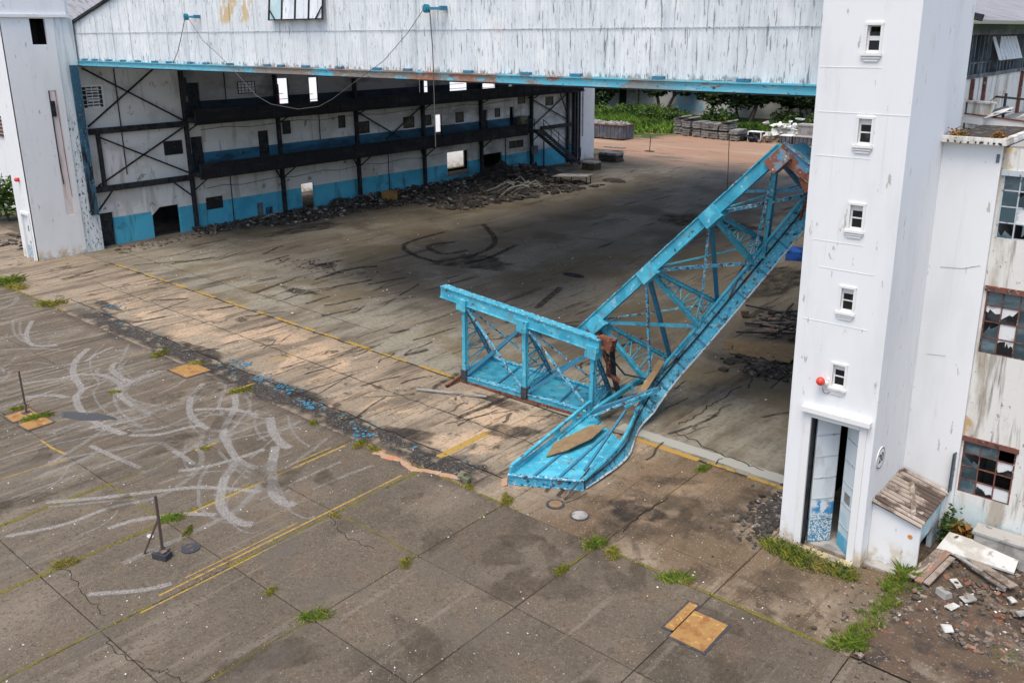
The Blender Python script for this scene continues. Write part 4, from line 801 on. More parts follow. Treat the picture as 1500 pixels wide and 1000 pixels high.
def leaf(hx, hy, ang, w, z0, z1, m, sgn):
    a = R(ang); d = Vector((math.cos(a) * sgn, math.sin(a), 0)); nn = Vector((-d.y, d.x, 0)); c = Vector((hx, hy, 0)) + d * w / 2
    b = MB().obox(c + Vector((0, 0, (z0 + z1) / 2)), d * w / 2, nn * 0.02, Vector((0, 0, (z1 - z0) / 2)))
    dl = put('door_leaf', b, m, T2)
    for z in (0.72, 1.32, 1.92, 2.52, 3.12):
        put('rail', MB().obox(c + Vector((0, 0, z)), d * w / 2.02, nn * 0.032, Vector((0, 0, 0.018))), M['pale_frame'], dl)
    for e in (-1, 1): put('stile', MB().obox(c + d * (w / 2 - 0.03) * e + Vector((0, 0, (z0 + z1) / 2)), d * 0.03, nn * 0.028, Vector((0, 0, (z1 - z0) / 2 - 0.005))), m, dl)
    return dl, c, d, nn
leaf(-7.66, 20.42, 50, 0.64, 0.06, 3.66, M['door'], 1)
dl, c, d, nn = leaf(-6.56, 20.42, 43, 0.60, 0.06, 3.66, M['door_r'], -1)
put('vent_patch', MB().obox(c + Vector((0, 0, 1.55)), d * 0.14, nn * 0.036, Vector((0, 0, 0.13))), M['concrete'], dl)
ng = put('number_sign', MB().tube([(-6.195, 20.86, 2.80), (-6.165, 20.86, 2.80)], 0.29, 28), M['trim'], T2)
ring = MB(); n = 40
for j in range(n):
    a = 2 * math.pi * j / n
    for r in (0.255, 0.28): ring.v.append((-6.163, 20.86 + r * math.cos(a), 2.80 + r * math.sin(a)))
for j in range(n): k = (j + 1) % n; ring.f.append((2 * j, 2 * j + 1, 2 * k + 1, 2 * k))
put('ring', ring, M['black_paint'], ng)
tm = text_mesh('numerals', '20', 0.34, M['black_paint'])
to = put('numerals', tm, None, ng); to.rotation_euler = (R(90), 0, R(90)); to.location = Vector((-6.160, 20.86, 2.80)) - wpos(ng)
lp = thing('alarm_lamp', (-7.55, 20.2, 4.72), 'round red alarm lamp beside the lowest small window of the right tower', 'lamp')
put('globe', MB().ball((-7.55, 20.05, 4.74), 0.11, 14, 9), M['red_lamp'], lp, True)
put('bracket', MB().box(-7.58, -7.40, 20.10, 20.215, 4.66, 4.72).box(-7.44, -7.38, 20.16, 20.215, 4.58, 4.8), M['trim'], lp)
put('wire', MB().tube([(-7.44 + 0.09 * math.sin(t), 20.19, 4.50 + 0.10 * math.cos(t)) for t in [i * 0.45 for i in range(12)]], 0.008, 5), M['cable'], lp)

# ------------------------------------------------------------------ annex block, wing with broken windows, lean-to shed
A = thing('annex', (-5.5, 24.5, 0), 'plain white block joined to the right tower under a ragged roof slab', 'building')
put('wall', MB().box(-6.188, -4.87, 22.95, 26.5, 0, 10.42), M['white'], A)
put('roof_slab', MB().box(-6.185, -4.76, 22.72, 26.6, 10.425, 10.50), M['dirty_white'], A)
ed = MB().box(-6.185, -4.78, 22.74, 22.86, 10.505, 10.57).box(-4.90, -4.78, 22.865, 26.5, 10.505, 10.57)
put('roof_kerb', ed, M['dirty_white'], A)
put('roof_surface', MB().box(-6.18, -4.905, 22.865, 26.5, 10.503, 10.525), M['rubble_dark'], A)
for k in range(9): put('spall', MB().chunk((-6.0 + 0.14 * k + rnd.uniform(-0.03, 0.03), 22.715, 10.45 + rnd.uniform(-0.015, 0.015)), 0.05, 0.012, 0.028, rnd), M['rubble_dark'], A)
put('crack', MB().bar((-5.9, 22.945, 7.32), (-5.4, 22.945, 7.36), 0.006, 0.012).bar((-5.4, 22.945, 7.36), (-5.0, 22.945, 7.5), 0.006, 0.012).bar((-5.95, 22.945, 5.0), (-5.5, 22.945, 5.05), 0.006, 0.01), M['concrete'], A)
put('vent', MB().box(-4.98, -4.91, 22.93, 22.952, 10.0, 10.2), M['grey_steel'], A)
Wg = thing('side_wing', (-1, 27, 0), 'stained white side wing with three storeys of broken steel windows', 'building')
wh = []
WIN = [(-4.82, -3.60, 1.45, 2.92), (-4.80, -2.90, 5.30, 6.92), (-4.80, -2.90, 8.20, 9.74), (-2.2, -0.4, 1.45, 2.92), (-2.2, -0.4, 5.3, 6.92), (-2.2, -0.4, 8.2, 9.74)]
put('wall', wall_y(23.05, 23.30, -4.865, 4.0, 0, 10.35, WIN), M['dirty_white'], Wg)
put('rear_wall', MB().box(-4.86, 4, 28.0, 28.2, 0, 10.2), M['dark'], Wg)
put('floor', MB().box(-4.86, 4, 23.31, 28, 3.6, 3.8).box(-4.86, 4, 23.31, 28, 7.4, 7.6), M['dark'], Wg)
put('flat_roof', MB().box(-6.9, 4.0, 26.65, 40, 10.2, 10.33).box(-4.75, 4.0, 23.06, 26.64, 10.352, 10.40), M['concrete'], Wg)
put('end_wall', MB().box(3.7, 4.0, 23.31, 28, 0, 10.2), M['dirty_white'], Wg)
def jag(x0, x1, z0, z1, y, rng):
    b = MB(); us = sorted([0, 1] + [rng.random() for _ in range(rng.choice((3, 4, 5, 7)))]); a0, a1 = rng.uniform(0.2, 0.95), rng.uniform(0.2, 0.95)
    top = [(x1 - (x1 - x0) * u, z0 + (z1 - z0) * min(0.97, max(0.08, a0 + (a1 - a0) * u + rng.gauss(0, 0.16)))) for u in us]
    b.quad((x0, y, z0), (x1, y, z0), *[(p[0], y, p[1]) for p in top]); return b
for wi, (x0, x1, z0, z1) in enumerate(WIN):
    nx = max(3, int(round((x1 - x0) / 0.42))); nz = 4; fm = M['pale_frame'] if wi == 2 else M['rust_frame']
    b = MB().box(x0 - 0.04, x1 + 0.04, 23.0, 23.10, z1 - 0.03, z1 + 0.10).box(x0, x1, 23.06, 23.12, z0 - 0.06, z0 + 0.02).box(x0, x0 + 0.04, 23.06, 23.12, z0, z1).box(x1 - 0.04, x1, 23.06, 23.12, z0, z1)
    w = put('window', b, fm, Wg)
    for i in range(1, nx): xx = x0 + (x1 - x0) * i / nx; put('glazing_bar', MB().box(xx - 0.015, xx + 0.015, 23.07, 23.11, z0, z1), fm, w)
    for k in range(1, nz): zz = z0 + (z1 - z0) * k / nz; put('glazing_bar', MB().box(x0, x1, 23.075, 23.105, zz - 0.014, zz + 0.014), fm, w)
    pat = {0: ['gggwg', 'gWgb', 'bbw', 'bbW'], }.get(wi)
    low = {(0, 3): 'g', (1, 3): 'g', (2, 3): 'b', (0, 2): 'j', (1, 2): 'b', (2, 2): 'J', (0, 1): 'g', (1, 1): 'b', (2, 1): 'b', (0, 0): 'g', (1, 0): 'J', (2, 0): 'w'}
    mid = {(0, 3): 'g', (1, 3): 'g', (0, 2): 'J', (1, 2): 'J', (0, 1): 'j', (1, 1): 'w', (0, 0): 'g', (1, 0): 'J'}
    top = {(0, 3): 'g', (1, 3): 'g', (0, 2): 'g', (1, 2): 'j', (0, 1): 'g', (1, 1): 'w', (0, 0): 'j', (1, 0): 'b'}
    tb = (low, mid, top)[wi % 3 if wi < 3 else wi - 3]
    for i in range(nx):
        for k in range(nz):
            a, e = x0 + (x1 - x0) * i / nx + 0.016, x0 + (x1 - x0) * (i + 1) / nx - 0.016
            d, f = z0 + (z1 - z0) * k / nz + 0.015, z0 + (z1 - z0) * (k + 1) / nz - 0.015
            t = tb.get((i, k), rnd.choice('gggbJ'))
            if t in 'wJ': put('white_pane', MB().box(a, e, 23.092, 23.098, d, f), M['white_pane'], w)  # flat white stands in for the glare at broken glass
            if t == 'g': put('pane', MB().box(a, e, 23.085, 23.092, d, f), M['glass'], w)
            if t in 'jJ': put('broken_pane', jag(a, e, d, f, 23.082, rnd), M['black_glass' if t == 'J' else 'glass'], w)
put('sash', MB().obox((-4.95, 22.88, 2.0), (0.02, 0.10, 0), (0.012, -0.002, 0), (0, 0, 0.55)), M['glass'], Wg)
lw = tag(put('low_wall', MB().box(-4.15, -1.5, 22.45, 22.9, -0.1, 0.72).box(-4.2, -1.4, 22.42, 22.95, 0.725, 0.79), M['concrete']), 'low rough concrete wall below the broken ground floor window', 'wall')
S = thing('lean_to_shed', (-5.6, 21.8, 0), 'small white lean-to shed under brown corrugated roofing against the tower side', 'shed')
put('front_wall', MB().hexa([(-6.185, 20.72, 0), (-5.08, 20.72, 0), (-5.08, 20.86, 0), (-6.185, 20.86, 0), (-6.185, 20.72, 1.60), (-5.08, 20.72, 1.36), (-5.08, 20.86, 1.36), (-6.185, 20.86, 1.60)]), M['white'], S)
put('side_wall', wall_x(-5.22, -5.10, 20.87, 22.94, 0, 1.30, [(21.2, 22.3, -1, 0.65)]), mat('pale_blue_plaster', (0.42, 0.60, 0.66), [((0.62, 0.66, 0.66), (1.5, 1.5, 1.5), 0.48, 0.6, {}), ((0.20, 0.22, 0.20), (2, 2, 1), 0.45, 0.6, {'bands': [('Z', -2, -1, 0.5, 0.9)], 'wob': 0.4})], rough=0.9), S)
put('corner_post', MB().box(-5.095, -5.0, 20.70, 20.80, 0, 1.40), M['white'], S)
put('corner_post', MB().box(-5.095, -5.02, 22.80, 22.92, 0, 1.35), M['white'], S)
put('rib_gap_shade', MB().quad((-6.185, 20.62, 1.675), (-4.98, 20.62, 1.38), (-4.98, 22.93, 1.38), (-6.185, 22.93, 1.675)), M['soot'], S)  # dark sheet added so the gaps between ribs look shaded
put('base_step', MB().box(-6.18, -5.0, 20.42, 20.715, -0.06, 0.05), M['concrete'], S)
put('orange_disc', MB().tube([(-5.22, 20.722, 1.02), (-5.22, 20.712, 1.02)], 0.06, 12), mat('orange_sticker', (0.6, 0.25, 0.06), rough=0.7), S)
for k in range(12):      # every sheet rib of the shed roof dips towards the yard
    y0 = 20.62 + 0.195 * k
    b = MB(); n = 6
    for i in range(2):
        xx, zz = ((-6.185, 1.70), (-4.96, 1.40))[i]
        for j in range(n + 1): b.v.append((xx, y0 + 0.115 * j / n, zz + 0.065 * math.sin(math.pi * j / n) + 0.004 * (k % 2)))
    for j in range(n): b.f.append((j, n + 1 + j, n + 2 + j, j + 1))
    put('roof_rib', b.mesh('roof_rib', M['corr_brown'], True), parent=S)
tag(put('loose_board', MB().bar((-5.75, 22.3, 1.66), (-5.25, 20.9, 1.54), 0.12, 0.03), M['wood']), 'loose grey board lying across the corrugated shed roof', 'board')

# ------------------------------------------------------------------ the collapsed door truss
D = thing('collapsed_truss', (-16.7, 23.4, 0), 'bright blue steel box truss broken in two and lying across the hangar doorway', 'steel truss')
V = Vector
Nl = [V((-22.40, 22.80, 3.39)), V((-19.53, 22.95, 3.11)), V((-16.62, 23.16, 2.75))]
Fl = [V((-22.44, 22.80, 0.16)), V((-19.52, 22.95, 0.16)), V((-16.69, 23.16, 0.16))]
Bl = [V((-23.05, 24.96, 0.16)), V((-20.09, 25.12, 0.16)), V((-17.19, 24.98, 0.16))]
Nr = [V((-17.05, 23.85, 3.44)), V((-15.14, 24.02, 5.57)), V((-13.08, 24.29, 7.67)), V((-11.12, 24.47, 9.54))]
Fr = [V((-15.39, 24.89, 1.02)), V((-13.95, 25.57, 3.36)), V((-12.51, 26.26, 5.69)), V((-11.07, 26.95, 8.03))]
Br = [V((-15.79, 26.87, 1.34)), V((-14.31, 27.44, 3.67)), V((-12.83, 28.01, 6.00)), V((-11.35, 28.57, 8.33))]
def member(name, p, q, w, h, m, parent=D, up=(0, 0, 1)):
    return put(name, MB().bar(p, q, w, h, up), m, parent)
def chan(name, p, q, w, h, m, up=(0, 0, 1)):      # built-up chord: web plates with proud flanges
    p, q = V(p), V(q); t = (q - p).normalized(); s = t.cross(V(up)).normalized(); u = s.cross(t).normalized()
    b = MB().bar(p, q, w * 0.8, h, up)
    for e in (-1, 1):
        b.bar(p + u * (h / 2 + 0.012) * e, q + u * (h / 2 + 0.012) * e, w * 1.12, 0.024, up)
    o = put(name, b, m, D)
    lip = MB()
    for e in (-1, 1): lip.bar(p + u * (h / 2 + 0.03) + s * w * 0.5 * e, q + u * (h / 2 + 0.03) + s * w * 0.5 * e, 0.035, 0.02, up)
    put('edge_lip', lip, M['truss_worn'], o)
    return o
chan('top_chord', (-23.5, 22.76, 3.50), (-16.35, 23.18, 2.78), 0.32, 0.40, M['truss'])
chan('top_chord', (-17.7, 23.80, 2.75), (-10.95, 24.49, 9.72), 0.30, 0.33, M['truss'])
def gusset(c, t, s, a, bb, m=None):
    t = V(t).normalized(); s = V(s).normalized(); u = t.cross(s).normalized()
    put('gusset_plate', MB().obox(c, t * a, u * bb, s * 0.21), m or M['truss'], D)
for i in range(3): gusset(Nl[i] - V((0, 0, 0.22)), Nl[2] - Nl[0], (0, 1, 0), 0.22, 0.22)
for i in range(4): gusset(Nr[i] - V((-0.12, 0.05, 0.15)), Nr[3] - Nr[0], (0, 1, 0), 0.32, 0.23, M['worn_end'] if i == 3 else None)
def lattice(a0, a1, b0, b1, n, m):        # zig-zag lacing between two legs
    pts = []
    for k in range(1, n + 1):
        t = k / (n + 0.6); pts.append((a0.lerp(a1, t), b0.lerp(b1, t)))
    for k, (p, q) in enumerate(pts):
        member('lacing_bar', p, q, 0.04, 0.04, m)
        if k: member('lacing_bar', pts[k - 1][k % 2], pts[k][(k + 1) % 2], 0.035, 0.035, m)
off = V((0, 0, -0.2))
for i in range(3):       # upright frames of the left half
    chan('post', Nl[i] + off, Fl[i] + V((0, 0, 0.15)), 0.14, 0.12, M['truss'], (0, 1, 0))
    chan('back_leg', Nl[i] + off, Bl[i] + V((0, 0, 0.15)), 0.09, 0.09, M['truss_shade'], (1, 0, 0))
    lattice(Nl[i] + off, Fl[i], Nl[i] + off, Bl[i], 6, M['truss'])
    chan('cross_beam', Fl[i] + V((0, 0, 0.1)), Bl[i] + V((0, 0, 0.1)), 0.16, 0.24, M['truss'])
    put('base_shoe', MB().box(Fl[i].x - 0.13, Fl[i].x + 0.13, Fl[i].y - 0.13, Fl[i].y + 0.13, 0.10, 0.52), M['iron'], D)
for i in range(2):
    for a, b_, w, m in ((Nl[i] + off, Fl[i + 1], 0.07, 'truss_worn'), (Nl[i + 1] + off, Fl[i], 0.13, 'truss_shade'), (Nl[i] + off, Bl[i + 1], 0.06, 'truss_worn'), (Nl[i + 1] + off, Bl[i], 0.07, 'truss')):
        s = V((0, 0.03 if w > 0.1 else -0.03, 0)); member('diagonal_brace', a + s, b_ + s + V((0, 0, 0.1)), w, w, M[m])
def plate(name, a, b_, c, d, th, m, parent=D, sub=1):
    a, b_, c, d = map(V, (a, b_, c, d)); n = (b_ - a).cross(d - a).normalized() * th
    return put(name, MB().hexa([a - n, b_ - n, c - n, d - n, a, b_, c, d]), m, parent)
F0, B0 = Fl[0] + (Fl[0] - Fl[1]) * 0.02, Bl[0] + (Bl[0] - Bl[1]) * 0.02
for i in range(2):
    for k in range(2):
        t0, t1 = k / 2 + 0.005, (k + 1) / 2 - 0.005
        a, b_, c, d = Fl[i].lerp(Fl[i + 1], t0), Fl[i].lerp(Fl[i + 1], t1), Bl[i].lerp(Bl[i + 1], t1), Bl[i].lerp(Bl[i + 1], t0)
        plate('deck_plate', a, b_, c, d, 0.03, M['truss'])
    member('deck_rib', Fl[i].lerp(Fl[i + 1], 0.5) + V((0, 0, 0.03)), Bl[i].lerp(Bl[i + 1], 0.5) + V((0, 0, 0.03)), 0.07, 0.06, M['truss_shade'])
chan('bottom_chord', Fl[0] - V((0.15, 0, 0.03)), Fl[2] + V((0.35, 0, -0.03)), 0.16, 0.20, M['truss'])
chan('bottom_chord', Bl[0] - V((0.15, 0, 0.0)), Bl[2] + V((0.35, 0, 0)), 0.14, 0.18, M['truss'])
put('rust_edge', MB().bar(Fl[0] + V((-0.2, -0.12, -0.12)), Fl[2] + V((0.2, -0.12, -0.12)), 0.05, 0.10), M['rust'], D)
# the torn joint between the two halves
put('torn_plate', MB().obox((-16.25, 23.35, 2.85), (0.28, 0.05, -0.05), (0, 0.16, 0), (0.05, 0, 0.20)), M['rust'], D)
put('torn_plate', MB().obox((-17.1, 23.75, 2.95), (0.22, 0.10, 0.16), (0, 0.18, 0.02), (-0.08, 0, 0.14)), M['rust'], D)
put('bent_bar', MB().tube([(-16.5, 23.4, 2.7), (-16.3, 23.6, 2.0), (-16.45, 23.8, 1.5), (-16.1, 24.0, 1.3)], 0.09, 6), M['rust'], D)
put('bent_bar', MB().tube([(-17.0, 23.9, 3.1), (-16.6, 24.2, 2.4), (-16.7, 24.5, 1.2), (-16.5, 24.7, 0.2)], 0.10, 6), M['steel'], D)
put('bent_bar', MB().tube([(-16.3, 23.5, 2.4), (-15.9, 24.0, 1.6), (-15.2, 24.8, 1.3), (-14.6, 25.5, 2.2)], 0.035, 5), M['steel'], D)
put('bent_bar', MB().tube([(-16.9, 24.9, 0.5), (-16.0, 25.4, 0.9), (-15.0, 25.7, 1.9), (-14.2, 26.3, 3.0)], 0.045, 5), M['truss_shade'], D)
put('bent_bar', MB().tube([(-17.3, 25.2, 0.3), (-16.3, 25.8, 0.6), (-15.6, 26.7, 1.4)], 0.06, 5), M['steel'], D)
# raised right half
for i in range(4):
    o2 = V((0.05, 0, -0.12))
    if i < 3:
        chan('front_leg', Nr[i] + o2, Fr[i], 0.12, 0.11, M['truss'], (0, 1, 0))
        chan('back_leg', Nr[i] + o2 + V((0.1, 0.1, 0)), Br[i], 0.08, 0.08, M['truss'], (0, 1, 0))
        lattice(Nr[i] + o2, Fr[i], Nr[i] + o2, Br[i], 6, M['truss'])
    else:
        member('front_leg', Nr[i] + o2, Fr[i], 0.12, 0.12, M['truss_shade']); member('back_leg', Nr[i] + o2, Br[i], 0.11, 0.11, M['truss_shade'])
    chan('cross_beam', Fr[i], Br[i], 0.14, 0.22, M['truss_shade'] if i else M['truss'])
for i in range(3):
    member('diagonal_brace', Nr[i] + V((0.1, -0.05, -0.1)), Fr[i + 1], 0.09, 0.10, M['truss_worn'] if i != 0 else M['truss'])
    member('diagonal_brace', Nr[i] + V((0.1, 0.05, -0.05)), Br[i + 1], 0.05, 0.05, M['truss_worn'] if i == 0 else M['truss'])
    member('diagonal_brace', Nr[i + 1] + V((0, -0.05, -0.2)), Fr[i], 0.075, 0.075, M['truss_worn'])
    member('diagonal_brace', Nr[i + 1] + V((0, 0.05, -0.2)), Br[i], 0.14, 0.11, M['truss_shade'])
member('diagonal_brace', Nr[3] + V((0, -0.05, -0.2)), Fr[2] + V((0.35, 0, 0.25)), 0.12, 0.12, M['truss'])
# deck as plates from the ground end, twisting up into the raised half
L = [V((-15.81, 17.84, 0.30)), V((-16.45, 22.75, 0.42)), Br[0], Br[1], Br[2], Br[3], Br[3] * 2 - Br[2]]
Rr = [V((-13.91, 18.98, 0.30)), V((-14.32, 21.55, 0.44)), Fr[0], Fr[1], Fr[2], Fr[3], Fr[3] * 2 - Fr[2]]
L[6] = Br[3] + (Br[3] - Br[2]) * 0.7; Rr[6] = Fr[3] + (Fr[3] - Fr[2]) * 0.7
for k in range(3):
    t0, t1 = k / 3 + 0.02, (k + 1) / 3 - 0.02
    plate('deck_plate', L[0].lerp(Rr[0], t0), L[0].lerp(Rr[0], t1), L[1].lerp(Rr[1], t1), L[1].lerp(Rr[1], t0), 0.03, M['truss'])
    if k: member('deck_rib', L[0].lerp(Rr[0], k / 3) + V((0, 0, 0.02)), L[1].lerp(Rr[1], k / 3) + V((0, 0, 0.02)), 0.08, 0.07, M['truss_shade'])
member('deck_rib', L[0] + V((0, 0, 0.05)), L[1] + V((0, 0, 0.05)), 0.09, 0.12, M['truss'])
end = put('end_fascia', MB().bar(L[0] + V((-0.03, -0.03, -0.14)), Rr[0] + V((0.03, -0.03, -0.14)), 0.06, 0.26), M['fascia'], D)
put('edge_lip', MB().bar(L[0] + V((-0.05, -0.05, 0.02)), Rr[0] + V((0.05, -0.05, 0.02)), 0.14, 0.03), M['truss_worn'], end)
put('edge_lip', MB().bar(L[0] + V((-0.05, -0.05, -0.28)), Rr[0] + V((0.05, -0.05, -0.28)), 0.10, 0.025), M['truss_worn'], end)
# rail standing on the upper left edge of the ground end
r0, r1 = L[0].lerp(L[1], 0.02), L[1]
member('rail', r0 + V((0, 0, 0.25)), r1 + V((0, 0, 0.42)), 0.10, 0.09, M['truss'])
member('rail', L[0].lerp(L[1], 0.55) + V((0.05, 0, 0.02)), r1 + V((0.05, 0, 0.05)), 0.12, 0.10, M['truss'])
for t in (0.0, 0.55, 0.78, 1.0): p = r0.lerp(r1, t); member('rail_post', p + V((0, 0, 0.0)), p + V((0, 0, 0.24 + 0.16 * t)), 0.09, 0.16, M['truss'])
for i in range(1, 6):
    n = 2
    for k in range(n):
        t0, t1 = k / n + 0.01, (k + 1) / n - 0.01
        a, b_, c, d = Rr[i].lerp(Rr[i + 1], t0), Rr[i].lerp(Rr[i + 1], t1), L[i].lerp(L[i + 1], t1), L[i].lerp(L[i + 1], t0)
        if i >= 4:
            if k == 0 or i == 5: plate('deck_plate', a.lerp(d, 0.15), b_.lerp(c, 0.15), c, d, 0.03, M['truss_shade'])
        elif i == 3 or (i == 2 and k == 1): plate('deck_plate', a, b_, c, d, 0.03, M['truss'] if i > 1 else M['truss_worn'])
    member('deck_rib', Rr[i].lerp(Rr[i + 1], 0.5), L[i].lerp(L[i + 1], 0.5), 0.08, 0.10, M['truss_worn'] if i >= 4 else M['truss_shade'])
    if i >= 4:
        for t in (0.2, 0.8): member('deck_rib', Rr[i].lerp(Rr[i + 1], t) + V((0, 0, .05)), L[i].lerp(L[i + 1], t), 0.14, 0.05, M['trim'])
    member('bottom_chord', L[i], L[i + 1], 0.14, 0.16, M['truss'])
# the deep scraped fascia along the lower edge, smooth curve from the ground up
def cr(P, t):
    i = min(int(t), len(P) - 2); u = t - i
    p0, p1, p2, p3 = P[max(i - 1, 0)], P[i], P[i + 1], P[min(i + 2, len(P) - 1)]
    return 0.5 * ((2 * p1) + (p2 - p0) * u + (2 * p0 - 5 * p1 + 4 * p2 - p3) * u * u + (3 * p1 - p0 - 3 * p2 + p3) * u ** 3)
nf = 48; prev = None
fb = MB(); lipt = []; lipb = []; tw = []
for j in range(nf + 1):
    t = 6 * j / nf; p = cr(Rr, t); q = cr(L, t); tg = (cr(Rr, min(t + .05, 6)) - cr(Rr, max(t - .05, 0))).normalized()
    w = (p - q).normalized(); nrm = tg.cross(w).normalized()
    if nrm.z < 0: nrm = -nrm
    drop = 0.25 + 0.36 * min(1, max(0, (t - 0.5) / 1.5))
    lo = p - nrm * drop + w * (0.05 + 0.30 * max(0, 1 - abs(t - 1.1) / 1.1))
    lo.z = max(lo.z, 0.03)
    hi = p + nrm * 0.06 + w * 0.03
    for e in (hi, lo, lo - w * 0.10, hi - w * 0.10): fb.v.append(tuple(e))
    lipt.append(hi); lipb.append(lo + w * 0.02)
    if j:
        k = (j - 1) * 4
        for a in range(4): fb.f.append((k + a, k + (a + 1) % 4, k + 4 + (a + 1) % 4, k + 4 + a))
fa = put('side_fascia', fb, M['fascia'], D)
put('edge_lip', MB().tube(lipt, 0.06, 6), M['truss'], fa)
put('edge_lip', MB().tube(lipb, 0.032, 5), M['pale_frame'], fa)
put('groove', MB().tube([p.lerp(q, 0.30) + (p - q).normalized() * 0.0 + V((0.05, -0.03, 0)) for p, q in zip(lipt, lipb)], 0.028, 5), M['steel'], fa)
for j in range(2, nf - 2, 3):
    p, q = lipt[j], lipb[j]; put('stiffener', MB().bar(p, q, 0.05, 0.05), M['truss_shade'], fa)
# frayed boards wedged along the chord, plywood on the ground end
for i, (t0, t1) in enumerate(((1.55, 2.35), (2.55, 3.2))):
    a, b_ = cr(Rr, t0) + V((-0.16, 0, 0.16)), cr(Rr, t1) + V((-0.16, 0, 0.16)); member('wedged_board', a, b_, 0.26, 0.05, M['ply'])
for i in range(4):
    member('splinter', cr(Rr, 3.9 + 0.03 * i) + V((rnd.uniform(-.2, .1), rnd.uniform(-.2, .2), .2)), cr(Rr, 3.5) + V((rnd.uniform(-.1, .3), 0, rnd.uniform(-.5, .2))), 0.04, 0.04, M['rust'])
plp = [(-15.61, 19.31, 0.40), (-15.95, 20.15, 0.44), (-15.65, 21.73, 0.58), (-15.17, 21.90, 0.66), (-15.00, 20.90, 0.62), (-15.22, 19.92, 0.52)]
pl = MB(); pl.v = [(a, b_, c) for a, b_, c in plp] + [(a, b_, c - 0.03) for a, b_, c in plp]
pl.f = [tuple(range(6)), tuple(range(11, 5, -1))] + [(k, k + 6, (k + 1) % 6 + 6, (k + 1) % 6) for k in range(6)]
tag(put('plywood_sheet', pl, M['ply']), 'brown plywood sheet lying on the blue deck at the ground end of the truss', 'board')
member('bent_rod', (-14.9, 22.6, 1.0), (-13.9, 19.0, 0.62), 0.07, 0.07, M['truss_shade']); member('bent_rod', (-16.0, 22.0, 0.62), (-14.5, 23.2, 1.5), 0.06, 0.06, M['truss_worn'])
member('bent_rod', (-14.0, 19.4, 0.5), (-13.95, 18.1, 0.05), 0.035, 0.035, M['post']); member('bent_rod', (-15.0, 22.7, 1.05), (-14.4, 23.5, 1.5), 0.08, 0.08, M['truss'])
member('bent_rod', (-16.5, 23.0, 0.4), (-14.6, 24.2, 1.35), 0.15, 0.13, M['truss_shade']); member('bent_rod', (-16.3, 23.4, 0.5), (-14.8, 24.6, 1.2), 0.12, 0.12, M['steel'])
# broken upper end
e0, e1 = V((-11.05, 24.45, 9.72)), V((-10.05, 24.75, 8.95))
chan('end_post', e0, e1, 0.34, 0.40, M['worn_end'])
put('end_plate', MB().hexa([(-10.95, 24.75, 9.72), (-10.05, 24.95, 9.2), (-10.0, 25.5, 9.35), (-10.7, 25.3, 9.8), (-10.95, 24.75, 9.76), (-10.05, 24.95, 9.24), (-10.0, 25.5, 9.39), (-10.7, 25.3, 9.84)]), M['truss_shade'], D)
put('torn_plate', MB().obox((-10.1, 24.75, 8.85), (0.22, 0.03, 0.16), (0, 0.2, 0), (-0.12, 0, 0.2)), M['rust'], D)
member('bent_rod', (-10.1, 24.7, 8.7), (-10.9, 26.0, 7.4), 0.08, 0.10, M['rust']); member('diagonal_brace', (-13.0, 25.4, 8.1), (-10.1, 24.9, 8.55), 0.08, 0.08, M['truss_shade'])

# ------------------------------------------------------------------ cables and pulleys on the gable
for (x, z, lab) in ((-42.35, 13.84, 'teal pulley on a short arm high on the left part of the gable'), (-25.2, 13.88, 'teal pulley on a short arm near the middle of the gable')):
    p = thing('pulley', (x, 24.3, z), lab, 'pulley', 'pulleys on the gable')
    put('wheel', MB().tube([(x, 23.98, z), (x, 24.10, z)], 0.16, 18).tube([(x, 23.95, z), (x, 24.13, z)], 0.09, 12), M['pulley'], p)
    put('arm', MB().bar((x, 24.04, z), (x + 0.78, 24.08, z - 0.01), 0.08, 0.10).box(x + 0.70, x + 0.80, 24.02, 24.34, z - 0.08, z + 0.08), M['truss_shade'], p)
c1 = [(-42.2, 24.05, 13.77), (-41.04, 24.05, 12.7), (-39.81, 24.05, 12.08), (-38.57, 24.05, 11.35), (-36.89, 24.05, 10.24), (-35.74, 24.05, 9.9), (-33.67, 24.05, 9.77), (-32.17, 24.05, 9.96), (-31.18, 24.05, 10.32), (-29.75, 24.05, 11.02), (-27.76, 24.05, 11.95), (-26.3, 24.05, 13.0), (-25.36, 24.05, 13.86)]
tag(put('cable', MB().tube(c1, 0.013, 5), M['rope']), 'slack grey cable sagging in a loop between the two gable pulleys', 'cable')
tag(put('cable', MB().tube([(-42.5, 24.05, 13.76), (-43.0, 24.05, 12.97), (-43.6, 24.1, 12.2), (-44.3, 24.15, 11.6)], 0.018, 5), M['cable']), 'short cable running from the left pulley down to the header beam', 'cable')
tag(put('cable', MB().tube([(-25.04, 24.05, 13.86), (-24.95, 24.05, 12.5), (-24.96, 24.06, 11.7), (-24.96, 24.05, 8.75)], 0.022, 5), M['rope']), 'straight cable hanging from the middle pulley into the doorway', 'cable')

